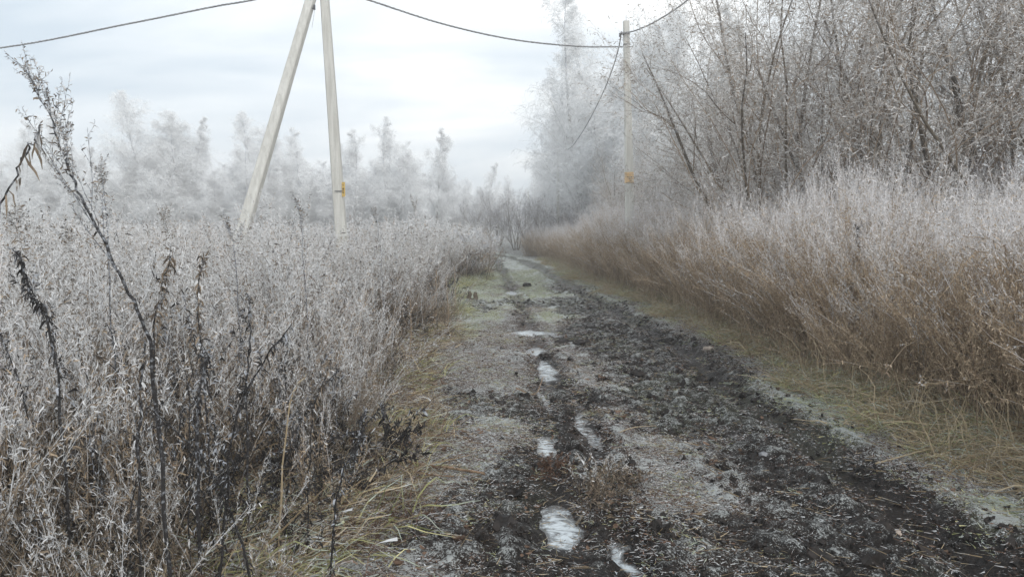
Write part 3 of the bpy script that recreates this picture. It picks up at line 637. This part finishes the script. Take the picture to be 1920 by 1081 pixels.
for i, (px, top, d, k, lb) in enumerate(line):
    x = gx(px, d); s = HZ(top, d) / 11
    wd_ = {2: 1.3, 5: 1.25, 0: 1.2, 1: 1.15, 3: 1.15, 4: 1.0}[k]
    put('birch_tree', B[k], x, d, i * 1.7, s * wd_, lb, 'birch tree', 'frosted birches of the far treeline', 1 / wd_)
rng = np.random.default_rng(31)
for i in range(64):
    px = -70 + i * 15.8 + rng.uniform(-9, 9); d = rng.uniform(66, 92); top = 340 + rng.uniform(-42, 26) + 24 * (px > 700)
    put('thicket_tree', [B[0], B[5], B[2], B[5]][i % 4], gx(px, d), d, rng.uniform(0, 6), HZ(top, d) / 11 * 1.35, 'low hazy white tree in the thicket under the left treeline', 'thicket tree', 'low frosted trees filling the foot of the treeline', .74)
# right side: tall birches behind, pale in the haze
rb = [(1112, -5, 44, 0, 'tallest birch, rising left of the roadside pole top'), (1072, 120, 50, 5, 'broad birch left of the tallest one, under the hanging cable'), (1036, 225, 60, 5, 'birch behind the farther pole at the end of the wood'),
      (1165, 70, 40, 5, 'birch directly behind the roadside pole'), (1010, 292, 76, 0, 'lowest birch where the wood meets the track end'), (1215, 20, 36, 2, 'hazy birch just right of the roadside pole'),
      (1270, 60, 34, 0, 'hazy birch above the thorny shrubs right of the pole'), (1345, 10, 40, 3, 'pale birch half hidden by the left edge of the willow branches'),
      (1092, 170, 62, 2, 'faint tree between the tallest birch and the far pole'), (1050, 200, 68, 0, 'faint birch deep behind the farther pole')]
for i, (px, top, d, k, lb) in enumerate(rb):
    put('birch_tree', B[k], gx(px, d), d, 2 + i * 1.3, HZ(top, d) / 11, lb, 'birch tree', 'frosted birches behind the right hand thicket')
# willows
wl = [(1690, 14.5, 1.12, 0, 0, 'big willow with thick brown limbs fanning left over the weeds'), (1835, 14.8, 1.15, 2, 1.0, 'upright many stemmed willow near the right edge of the view'), (1560, 16.5, 1.0, 3, .4, 'willow leaning left over the cable end, in front of pale birches'),
      (1960, 13.2, 1.2, 1, 2.2, 'willow cut by the right edge of the view'), (1475, 15.2, 1.12, 0, 0, 'willow nearest the pole side, its branches spreading left across the sky'),
      (1420, 21, 1.0, 1, 3.3, 'rounded grey willow halfway between the pole and the big willow'), (1480, 25, .95, 0, .2, 'paler willow behind the rounded grey one'),
      (1620, 23, 1.2, 2, 5.0, 'straight stemmed willow seen through the leaning one'), (1320, 24, .62, 3, 1.1, 'low willow just right of the roadside pole'),
      (1240, 27, .60, 0, 2.6, 'low twiggy willow directly right behind the pole foot'), (1380, 30, .95, 2, 2.0, 'pale willow behind the low ones right of the pole'), (1160, 31, .62, 1, .3, 'frosted willow directly left behind the pole foot'),
      (2050, 18, 1.2, 3, 1.5, 'willow outside most of the view at the right edge')]
for px, d, s, k, rz, lb in wl:
    put('willow_tree', W[k], gx(px, d), d, 0 if k in (0, 3) else rz, s, lb, 'willow', 'willows of the right hand thicket')
bl = [(1110, 38, 1.0, 0, 'low brown bush left of the pole foot'), (1070, 44, 1.1, 1, 'brown bush under the farther pole'), (1035, 48, 1.25, 0, 'brown bush just right of the far bend'), (1000, 54, 1.4, 1, 'reddish brown bush at the right of the far bend'), (968, 58, 1.5, 0, 'bush in the middle of the far bend'),
      (932, 63, 1.5, 1, 'grey brown bush closing the track end'), (898, 68, 1.5, 0, 'hazy bush behind the round frosted bush'), (1200, 33, 1.2, 1, 'dark twiggy bush behind the pole foot'), (1290, 26, 1.15, 0, 'frosted bush among the weed tops right of the pole'), (1365, 21, 1.1, 1, 'tan bush with dry leaves below the rounded willow'),
      (1460, 17.5, 1.0, 0, 'light brown bush poking above the weed tops left of the big willow'), (1580, 15.5, .95, 1, 'brown bush at the foot of the leaning willow'), (1790, 13.6, .9, 0, 'dark brush at the foot of the upright willow'), (1905, 12.4, .95, 1, 'brush at the right edge above the weeds'), (860, 84, 1.3, 1, 'hazy low bush behind the white weeds left of the track end')]
for i, (px, d, s, k, lb) in enumerate(bl):
    put('bush', BU[k], gx(px, d), d, i * 2.1, s * .95, lb, 'bush', 'bushes along the foot of the wood')
# round frosted bush and bare sapling by the track
def round_bush(seed):
    m = willow(seed, 1.5, 10, .55, twig='bush_twig', fr=.75, leaves=False, n1=8, n2=7, n3=6, lean_up=2)
    return m
put('round_bush', round_bush(51), gx(893, 29), 29, 0, 1.12, 'small round bush with a thick white frosted top left of the track', 'bush')
put('bare_sapling', willow(52, 1.7, 4, .25, twig='willow_twig', fr=.15, leaves=False, n1=6, n2=4, n3=3, wid=1.3), gx(908, 24), 24, 0, .95, 'dark bare sapling below the round frosted bush', 'sapling')

# ------------------------------------------------------------------ poles and cables
def prism(mb, p0, p1, a0, b0, a1, b1, cham=.2, xdir=(1, 0, 0)):
    p0, p1 = np.array(p0, float), np.array(p1, float); t = nrm(p1 - p0); x = np.array(xdir, float); x = nrm(x - t * (x @ t)); y = np.cross(t, x)
    def ring(p, a, b):
        c = cham * min(a, b); q = [(a - c, b), (-(a - c), b), (-a, b - c), (-a, -(b - c)), (-(a - c), -b), (a - c, -b), (a, -(b - c)), (a, b - c)]
        return [p + x * u + y * v for u, v in q]
    V = ring(p0, a0, b0) + ring(p1, a1, b1); b = len(V)
    F_ = [[i, (i + 1) % 8, 8 + (i + 1) % 8, 8 + i] for i in range(8)] + [[8, 9, 10, 11], [11, 12, 13, 14], [14, 15, 8, 11], [3, 2, 1, 0], [6, 5, 4, 3], [3, 0, 7, 6]]
    mb.raw(V, F_); return mb
def box(mb, c, h, ax=None):
    c = np.array(c, float); ax = np.eye(3) if ax is None else ax
    V = [c + ax[0] * h[0] * i + ax[1] * h[1] * j + ax[2] * h[2] * k for k in (-1, 1) for j in (-1, 1) for i in (-1, 1)]
    mb.raw(V, [[0, 2, 3, 1], [4, 5, 7, 6], [0, 1, 5, 4], [2, 6, 7, 3], [0, 4, 6, 2], [1, 3, 7, 5]]); return mb
def pole(top, bot, r_top, r_bot, label, group=None, sign=None):
    o = empty('utility_pole', bot, label, 'utility pole', group); b = np.array(bot); T = np.array(top) - b
    prism(MB(), (0, 0, 0), T, r_bot, r_bot * .9, r_top, r_top * .9, .22).build('shaft', M['concrete'], o)
    u = nrm(T)
    for q in (.35, .62):
        h = MB(); c = T - u * q; s = r_top + .012; prism(h, c - u * .012, c + u * .012, s, s * .93, s, s * .93).build('steel_band', M['steel'], o)
    h = MB(); box(h, T - u * .35 + np.array([-r_top - .045, -.04, 0]), (.06, .012, .012)); box(h, T - u * .37 + np.array([-r_top - .11, -.04, 0]), (.014, .014, .05)); h.build('cable_clamp', M['steel'], o)
    prism(MB(), T - u * .02, T + u * .17, .006, .006, .004, .004).build('top_pin', M['steel'], o)
    return o, T, u
tR, bR = at(1174, 40, 20.3), at(1183.5, 540, 20.3); bR[2] = gz(bR[0], 20.3) - .05
pr, TR, uR = pole(tR, bR, .078, .128, 'grey concrete pole with an ochre band, standing in the right hand weeds', 'poles of the roadside power line')
zb = at(1183, 333, 20.3)[2] - bR[2]; c = TR * (zb / TR[2])
s = MB(); prism(s, c - uR * .145, c + uR * .145, .114, .103, .113, .102); s.build('warning_band', M['ochre'], pr)
s = MB(); ia = np.eye(3)
for dx_, dz_, w_, h_ in ((-.05, .012, .018, .008), (-.01, .014, .012, .006), (.04, .01, .022, .008), (0, -.03, .006, .03), (-.02, -.05, .02, .005), (.022, -.05, .018, .005), (0, .06, .03, .005)):
    box(s, c + [dx_, -.1035, dz_], (w_, .002, h_), ia)
s.build('band_marking', M['ink'], pr)
s = MB(); box(s, c + [0, -.104, -.147], (.113, .004, .007), ia); s.build('band_strap', M['ink'], pr)
pf, _, _ = pole(at(1045.5, 262, 47), np.array([gx(1047, 47), 47, gz(gx(1047, 47), 47) - .05]), .07, .11, 'farther thin pole in the haze before the birches', 'poles of the roadside power line')
pole(at(1006, 330, 79), np.array([gx(1008, 79), 79, gz(gx(1008, 79), 79) - .05]), .07, .11, 'third faint pole past the farther thin one', 'poles of the roadside power line')
pole(at(990.5, 357, 108), np.array([gx(991, 108), 108, -.05]), .09, .12, 'last tiny pole at the end of the line', 'poles of the roadside power line')
# A-shaped pole with its strut
D = 16.2
tA = at(601, -52, D); bA = at(640.5, 560, D); q1 = at(609, 0, D); q2 = at(637, 400, D); dA = (q2 - q1) / (q1[2] - q2[2]); bA = q2 + dA * (q2[2] - gz(q2[0], D) + .05); tA = q1 - dA * .55
an = empty('strut_pole', bA, 'tall concrete pole with a leaning strut, a yellow plate on its upright leg', 'utility pole', 'poles of the roadside power line')
TA = tA - bA; uA = nrm(TA)
prism(MB(), (0, 0, 0), TA, .128, .11, .082, .08, .22).build('shaft', M['concrete'], an)
s1 = at(586, -12, 16.05); s2 = at(462, 412, 15.1); ds = (s2 - s1) / (s1[2] - s2[2]); sb = s2 + ds * (s2[2] + .05); st = s1 - ds * .16
prism(MB(), sb - bA, st - bA, .122, .11, .088, .085, .22, (.955, 0, .3)).build('strut', M['concrete'], an)
for q in (.12, .35): c = TA - uA * q; prism(MB(), c - uA * .012, c + uA * .012, .096, .093, .096, .093).build('steel_band', M['steel'], an)
h = MB(); box(h, (st + tA) / 2 - bA - [0, 0, .1], (.12, .02, .02)); c = at(589.5, 14, 15.95) - bA; box(h, c, (.018, .018, .05)); box(h, c + [-.03, 0, -.02], (.02, .01, .01))
h.build('pole_bracket', M['steel'], an)
lead = np.array([at(590, 18, 15.95), at(588.5, 30, 15.93), at(586.5, 42, 15.92), at(585, 52, 15.92)]) - bA
h = MB(); h.tubes(lead[None], .004, 5, .3, .5, rng); h.build('loose_wire', M['cable'], an)
ax = np.array([[.80, -.55, 0], [.55, .80, 0], [0, 0, 1.]])
c = at(644, 355, D - .14) - bA; s = MB(); box(s, c, (.052, .004, .155), np.array([[.75, -.66, 0], [.66, .75, 0], [0, 0, 1.]])); pl = s.build('warning_plate', M['yellow'], an)
s = MB()
for dz_, hh_ in ((.01, .02), (-.07, .008), (.09, .006), (-.035, .005)): box(s, c + np.array([-.66, -.75, 0]) * .006 + [0, 0, dz_], (.026, .002, hh_), np.array([[.75, -.66, 0], [.66, .75, 0], [0, 0, 1.]]))
s.build('plate_marking', M['ink'], pl)
c = at(635, 358, D - .125) - bA; s = MB(); box(s, c, (.085, .006, .007)); s.build('plate_strap', M['steel'], an)
def cable(pts, label, r=.0100, strands=3, pitch=.34, n=30):
    P = smooth_curve(pts, n); L = np.concatenate([[0], np.cumsum(np.linalg.norm(np.diff(P, axis=0), axis=1))])
    m = int(L[-1] / .035); u = np.linspace(0, L[-1], m); Q = np.stack([np.interp(u, L, P[:, i]) for i in range(3)], 1)
    t = nrm(np.gradient(Q, axis=0)); a = nrm(np.cross(t, [0, 0, 1.])); b = np.cross(t, a); mb = MB()
    for k in range(strands):
        th = u / pitch * 2 * np.pi + k * 2 * np.pi / strands
        S = Q + (a * np.cos(th)[:, None] + b * np.sin(th)[:, None]) * r * 1.1
        mb.tubes(S[None], r * (1 + .15 * np.sin(u * 31 + k))[None], 6, .4, .5, rng)
    o = mb.build('power_cable', M['cable'], smooth=True); tag(o, label, 'power cable', 'sagging aerial power cables')
    return o
cable([at(602, -28, 16.1), at(690, 0, 16.6), at(830, 45, 17.5), at(960, 74, 18.5), at(1080, 87, 19.4), at(1150, 88, 20.1), at(1168, 88, 20.2)], 'twisted cable sagging from the strut pole to the ochre banded pole')
cable([at(598, -28, 16.1), at(475, 0, 16.5), at(400, 13, 16.8), at(240, 45, 17.4), at(0, 90, 18.4), at(-300, 118, 20), at(-800, 60, 23)], 'twisted cable running out of the left edge of the view')
cable([at(1165, 62, 20.15), at(1190, 58, 20), at(1230, 40, 19), at(1290, 0, 17.2), at(1400, -95, 14.5), at(1700, -380, 10.5)], 'cable rising from the ochre banded pole to the top of the view')
cable([at(1165, 60, 20.15), at(1160, 90, 21), at(1148, 130, 22.6), at(1130, 175, 25.5), at(1105, 225, 31), at(1085, 258, 35.5), at(1070, 277, 40), at(1058, 279, 43.5), at(1044, 265, 47)], 'thin cable hanging from the ochre banded pole to the farther pole', .009)
cable([at(1044, 264, 47), at(1040, 285, 49), at(1032, 315, 54), at(1022, 342, 62), at(1014, 345, 70), at(1006, 332, 79)], 'thinnest cable between the two hazy far poles', .012)
cable([at(1168, 88, 20.05), at(1186, 88, 20.05), at(1186, 78, 20.05), at(1170, 64, 20.05)], 'short slack cable loop tied round the ochre banded pole top', .007, 1)

# ------------------------------------------------------------------ single plants and debris
def stalk(name, pts, r0, r1, label, cat, m_stem, m_leaf, side=0, slen=.3, sprays=0, leaf=0, lw=.007, ll=.05, droop=-.3, frost=.5, t0=.3, seed=1, ang=.5, up=.6, dark=.3, parts=('stem', 'side_sprays', 'withered_leaves'), group=None, ldroop=-1.5, tl=.1):
    rg = np.random.default_rng(seed); P = smooth_curve(pts, 6); base = P[0].copy(); o = empty(name, base, label, cat, group); P = (P - base)[None]; K = P.shape[1]
    P[:, 1:-1] += rg.normal(size=(1, K - 2, 3)) * .004
    rad = np.linspace(r0, r1, K)[None] * rg.uniform(.85, 1.15, (1, K)); s = MB(); s.tubes(P, rad, 6, np.linspace(frost * .5, frost, K)[None], .4, rg); s.build(parts[0], m_stem, o)
    src_ = P; lf = MB()
    if side:
        A, a, t = grow(P, rad, rg, side, t0, .99, ang, slen, 8, up=up, wob=.07, rr=.45, prof=lambda t: 1.5 - 1.25 * t, rmin=.0013)
        s = MB(); s.tubes(A, a, 4, frost + 0 * t, rg.uniform(size=len(A)), rg)
        if sprays:
            B_, b_, t = grow(A, a, rg, sprays, .15, 1, .5, slen * .2, 4, up=up * .5, wob=.1, rr=.6, rmin=.001); s.tubes(B_, b_, 3, frost + .1 + 0 * t, rg.uniform(size=len(B_)), rg)
            curls(lf, rg, B_, 6, .2, ll * .5, lw * .7, -.2, lambda t: frost + .25 + 0 * t, dark=dark)
        curls(lf, rg, A, 14, .15, ll * .6, lw * .8, droop, lambda t: frost + .2 + 0 * t, dark=dark); s.build(parts[1], m_stem, o)
    if leaf: curls(lf, rg, P, leaf, tl, ll, lw, ldroop, lambda t: frost + 0 * t, dark=dark)
    if lf.V: lf.build(parts[2], m_leaf, o)
    return o
Wd, Wf = M['weed_dark'], M['weed']; rg0 = np.random.default_rng(130)
def gp(px, d): x = gx(px, d); return np.array([x, d, float(gz(x, d))])
stalk('mugwort_plant', [gp(300, 2.65), at(290, 720, 2.65), at(268, 600, 2.63), at(215, 495, 2.6), at(160, 385, 2.58), at(125, 300, 2.56), at(95, 225, 2.54), at(55, 143, 2.52)], .008, .0018,
      'tallest mugwort leaning left with upright frosted sprays against the sky', 'weed plant', Wd, Wf, 22, .31, 6, 60, .003, .032, -.2, .5, .42, 5, .34, .55, .35, ldroop=-.8, tl=.3)
stalk('drooping_stalk', [gp(-60, 2.5), at(-40, 520, 2.5), at(-10, 420, 2.48), at(18, 350, 2.46), at(45, 290, 2.45), at(66, 262, 2.44), at(76, 232, 2.44)], .0045, .002,
      'thin stalk with dangling dried leaves at the left edge', 'weed plant', Wd, Wf, leaf=18, lw=.0045, ll=.075, frost=.45, seed=8, dark=.5, tl=.45, ldroop=-4.5)
dk = [([(352, 2.9), (372, 770), (392, 662)], .008, 'broken dark stalk with a pale snapped tip in the left weeds', 40), ([(232, 2.8), (262, 780), (272, 640)], .0075, 'thick dark stalk below the tallest mugwort', 55),
      ([(110, 2.9), (98, 640), (62, 560), (28, 470)], .0055, 'blackened leafy stalk bending left near the left edge', 110), ([(300, 3.0), (290, 700), (300, 560), (320, 480)], .005, 'black stalk hung with shrivelled leaves left of the strut foot', 90),
      ([(500, 3.2), (540, 780), (574, 700)], .005, 'tan stick with a whitish tip slanting right in the left weeds', 4), ([(385, 3.3), (380, 700), (372, 560), (378, 480)], .0045, 'slender dark leafy stalk beside the snapped one', 80),
      ([(450, 3.4), (462, 760), (468, 640), (466, 560)], .006, 'thin reddish upright stem in the left weeds', 14)]
for i, (p, r0, lb, lf) in enumerate(dk):
    d = p[0][1]; pts = [gp(p[0][0], d)] + [at(a, b, d) for a, b in p[1:]]
    stalk('dark_stalk', pts, r0, r0 * .6, lb, 'weed stalk', Wd if i != 4 else M['straw'], Wf if i % 2 else Wd, side=4 if i != 4 else 0, slen=.22,  leaf=int(lf * 1.6), lw=.0042, ll=.045, frost=.42, seed=20 + i, dark=.6, ldroop=-3.5, group='dark dead stalks among the weeds')
for i, (px, d, pts) in enumerate([(1612, 8.6, [(1612, 470), (1604, 420)]), (1655, 9.2, [(1650, 450), (1652, 415)])]):
    stalk('dark_stalk', [gp(px, d)] + [at(a, b, d) for a, b in pts], .007, .004, ['dark leafy stalk poking out of the frosted tops of the right weeds', 'smaller dark stalk right of the one in the right weeds'][i], 'weed stalk', Wd, Wd, leaf=70, lw=.005, ll=.045, frost=.3, seed=40 + i, dark=.6, tl=.5, side=5, slen=.2, group='dark dead stalks among the weeds')
for i in range(16):
    px = [205, 255, 290, 335, 360, 405, 430, 475, 520, 560, 600, 640, 150, 80, 380, 315][i]; d = 2.85 + .22 * ((i * 5) % 7); h_ = [.95, 1.1, .8, 1.2, .9, 1.15, .75, 1.0, .9, 1.05, .8, .7, 1.1, 1.2, 1.3, 1.0][i]
    b = gp(px, d); lx, ly = rg0.normal(size=2) * .12
    pts = [b, b + [lx * .4, ly * .3, h_ * .4], b + [lx * 1.0, ly, h_ * .75], b + [lx * 2.2, ly * 1.6, h_]]
    stalk('black_stalk', pts, .0042 + .0015 * (i % 3), .002, 'thin black dead stalk in the dark thicket at the front of the left weeds', 'weed stalk', Wd, Wf if i % 3 == 0 else Wd, leaf=90, lw=.0035, ll=.04, frost=.32, seed=140 + i, dark=.55, ldroop=-3.5, side=6, slen=.2, group='thin black stalks in the front of the left weeds')
tall = [(556, 5.2, 380, 'tall frosted weed with a dark seed tip standing right of the strut foot'), (312, 4.4, 402, 'tall curled frosted weed standing above the left weed tops'), (188, 4.0, 330, 'slim frosted spray rising behind the tallest mugwort'), (28, 3.3, 415, 'tall withered weed at the left edge, under the drooping stalk'),
        (702, 8.2, 392, 'frosted weed spike poking up right of the upright concrete leg'), (772, 9.5, 372, 'farthest tall frosted spike over the left weeds'), (430, 4.8, 425, 'frosted weed leaning over just left of the strut foot'), (120, 3.6, 440, 'frosted bushy weed between the mugwort stem and the left edge')]
for i, (px, d, py, lb) in enumerate(tall):
    stalk('tall_weed', [gp(px + 25, d), at(px + 22, (py + 900) / 2, d), at(px + 10, py + 60, d), at(px, py, d)], .0045, .0018, lb, 'weed plant', Wf if i % 2 else Wd, Wf, side=16, slen=.26, sprays=4, leaf=50, lw=.0034, ll=.035, frost=.62, seed=170 + i, dark=.35, up=.8, ang=.4, t0=.45)
# straight stems standing at the edge of the left weeds
edgest = [(838, 11.8, 836, 520), (812, 12, 818, 505), (765, 9, 770, 560), (905, 27, 903, 450), (850, 13.2, 852, 500)]
for i, (px, d, p2, y2) in enumerate(edgest):
    stalk('edge_stem', [gp(px, d), at((px + p2) / 2 + 3, y2 + 60, d), at(p2, y2, d)], .008, .004, 'slender bare brown stem at the edge of the left weeds', 'weed stalk', M['weed_brown'], M['weed'], side=5, slen=.3, frost=.25, seed=60 + i, group='bare stems at the weed edge')
# bramble canes arching out on the right
br = [([(1905, 6.3), (1880, 640), (1800, 600), (1700, 650), (1660, 700)], 'bramble cane arching left, longest at the right edge'), ([(1925, 6.0), (1900, 560), (1840, 470), (1760, 560)], 'upper bramble cane bent over at the right edge'),
      ([(1900, 5.9), (1906, 700), (1895, 560), (1905, 470)], 'thick upright dark stem at the right edge'), ([(1935, 5.6), (1850, 720), (1780, 716), (1700, 724)], 'low pale cane lying over the grass at the right edge'), ([(1930, 6.1), (1890, 500), (1870, 455), (1800, 440)], 'cane bowing over the weed tops at the right edge')]
for i, (p, lb) in enumerate(br):
    d = p[0][1]; pts = [gp(p[0][0], d)] + [at(a, b, d - .12 * k) for k, (a, b) in enumerate(p[1:])]
    stalk('bramble_cane', pts, .007 if i != 2 else .011, .003, lb, 'bramble cane', M['weed_brown'] if i != 3 else M['straw'], M['weed_brown'], side=5, slen=.25, leaf=8, frost=.2, seed=80 + i, up=.1, group='bramble canes at the right edge')
# brown twig clump and frosty weed in the track
rg = np.random.default_rng(90)
def clump(name, x, y, mb, m_, lb, cat, rz=0):
    o = mb.build(name, m_, None, (x, y, float(gz(x, y)))); tag(o, lb, cat); return o
clump('twig_clump', .26, 5.0, weed(rg, 34, .17, spread=.06, side=6, leaf=4, fr=(-.4, .25), r=.0014, bend=1.2, tuft=.018, lw=.0022), M['litter'], 'low brown twiggy clump between the two nearest puddles', 'plant clump')
clump('frosted_herb', .50, 4.35, weed(rg, 16, .34, spread=.05, side=9, leaf=6, fr=(.0, .6), r=.0016, bend=.9, tuft=.022, lw=.003), M['weed'], 'small grey frosted herb right of the nearest puddle', 'plant')
clump('frosted_herb', .72, 4.7, weed(rg, 12, .24, spread=.06, side=8, leaf=6, fr=(.0, .6), r=.0015, bend=1., tuft=.022, lw=.003), M['weed'], 'frosted herb on the ridge right of the narrow icy rut', 'plant')
clump('dark_weed_heap', -1.05, 4.7, weed(rg, 24, .55, spread=.12, side=8, leaf=7, fr=(-.1, .5), r=.002, bend=1.1, tuft=.04, lw=.006, dark=.6), M['weed_dark'], 'dark collapsed weeds spilling onto the left verge', 'plant clump')
clump('fern_clump', -1.15, 3.05, blades(rg, 110, .22, .16, .008, (-.6, .3), droop=-2, tilt=1.2), M['green'], 'green leafy ground plants at the bottom of the left weeds', 'plant clump')
clump('fern_clump', -1.75, 2.75, blades(rg, 90, .2, .16, .008, (-.6, .4), droop=-2, tilt=1.2), M['green'], 'second green ground plant patch at the bottom edge, under the dark stalks', 'plant clump')
clump('green_tuft', 3.75, 5.55, blades(rg, 90, .22, .09, .006, (-.9, -.1), droop=-1.5, tilt=.9), M['green'], 'bright green tuft under the right hand canes', 'plant clump')
# sticks, stones, clods, stumps
def stick(pts, r0, lb, m_='wood', grp='broken sticks lying on the track'):
    P = smooth_curve(pts, 4); b = P[0].copy(); mb = MB(); K = len(P); P = P + np.concatenate([np.zeros((1, 3)), rg.normal(size=(K - 1, 3)) * r0 * .3])
    mb.tubes((P - b)[None], np.linspace(r0, r0 * .6, K)[None], 7, .25, .6, rg)
    o = mb.build('stick', M[m_], None, b); tag(o, lb, 'stick', grp)
def on(px, py, dz=.03):
    f = at(px, py, 1.) - CAM; d = CAM[2] / -f[2]; p = CAM + f * d; p = CAM + f * ((CAM[2] - float(gz(p[0], p[1]))) / -f[2]); p[2] = float(ground(p[0:1], p[1:2])[0][0]) + dz; return p
stick([on(740, 868), on(820, 885), on(908, 902)], .013, 'split pale stick lying on the left verge by the trodden track')
stick([on(700, 880), on(770, 893), on(850, 905)], .008, 'thinner stick beside the split pale one')
stick([on(730, 935), on(800, 938)], .009, 'dark short stick below the split pale one', 'willow_bark')
stick([on(968, 735), on(1003, 742), on(1018, 722, .07)], .008, 'small forked twig on the track left of the rut')
stick([on(1085, 990, .03), on(1050, 850, .2), ][::-1] if 0 else [on(1080, 985), on(1140, 930, .08), on(1200, 905, .04)], .007, 'frosted thin branch beside the nearest puddle', 'willow_bark')
stick([on(1130, 835), on(1180, 818, .05), on(1230, 806)], .004, 'long thin straw lying across the narrow icy rut', 'straw')
stick([on(790, 722), on(820, 727)], .016, 'short broken stump of wood at the left weed edge')
stick([on(1640, 905, .03), on(1790, 850, .05), on(1900, 862, .03)], .006, 'long pale stem lying at the foot of the right grass', 'straw')
def rock(name, p, r, lb, cat, m_, flat=.6, seed=1, group=None):
    V, F_ = lump(np.random.default_rng(seed), r, 14, flat, .22); o = link(name, poly_mesh(name, V, F_, M[m_], False), None, p); tag(o, lb, cat, group)
rock('stone', on(1327, 668, .02), .075, 'pale pinkish stone on the black mud beside the right rut', 'stone', 'stone', .5, 3)
rock('stone', on(1680, 997, .0), .03, 'small reddish stone at the lower right of the track', 'stone', 'stone', .5, 5)
rock('stone', on(1432, 862, .0), .035, 'grey stone in the frosted strip beside the right rut', 'stone', 'grey_stone', .6, 6)
rock('mud_clod', on(1052, 640, .03), .13, 'black mud clod at the edge of the string of puddles', 'mud clod', 'black_mud', .55, 7, 'big clods of black mud')
rock('mud_clod', on(1085, 648, .02), .10, 'smaller mud clod right of the black one by the puddles', 'mud clod', 'black_mud', .55, 8, 'big clods of black mud')
rock('mud_clod', on(1195, 712, .02), .085, 'black mud clod in the middle of the churned track', 'mud clod', 'black_mud', .5, 9, 'big clods of black mud')
rock('mud_clod', on(1640, 975, .01), .05, 'wet black clod in the right rut near the bottom', 'mud clod', 'black_mud', .5, 10, 'big clods of black mud')
rock('mud_clod', on(988, 540, .04), .14, 'dark clod beside the far little puddle', 'mud clod', 'black_mud', .6, 11, 'big clods of black mud')
for i, (px, hh_, lb) in enumerate([(891, .18, 'short dark tree stump on the pale grass left of the track'), (880, .20, 'mossy stump just left of the short dark one')]):
    p = gp(px, 17.3); mb = MB(); z = np.array([0, .3, .7, 1.]) * hh_; mb.tubes(np.stack([rg.normal(size=4) * .01, rg.normal(size=4) * .01, z], 1)[None], np.array([.075, .055, .05, .035])[None], 9, .1, .2, rg)
    o = mb.build('stump', M['willow_bark'], None, p); tag(o, lb, 'stump', 'two stumps on the grass')

# ------------------------------------------------------------------ haze
V = [[x, y, z] for z in (-1.2, 24) for y in (-80, 440) for x in (-360, 360)]
hm = bpy.data.materials.new('haze'); hm.use_nodes = True; t = hm.node_tree; t.nodes.clear()
ho = t.nodes.new('ShaderNodeOutputMaterial'); pv = t.nodes.new('ShaderNodeVolumePrincipled'); pv.inputs['Density'].default_value = HAZE; pv.inputs['Color'].default_value = (1, 1, 1, 1); pv.inputs['Anisotropy'].default_value = .2
t.links.new(pv.outputs[0], ho.inputs['Volume'])
hz = link('haze', raw_mesh('haze', V, [[0, 2, 3, 1], [4, 5, 7, 6], [0, 1, 5, 4], [2, 6, 7, 3], [0, 4, 6, 2], [1, 3, 7, 5]], hm)); tag(hz, 'cold pale haze hanging over the field and the track', 'haze', kind='stuff')
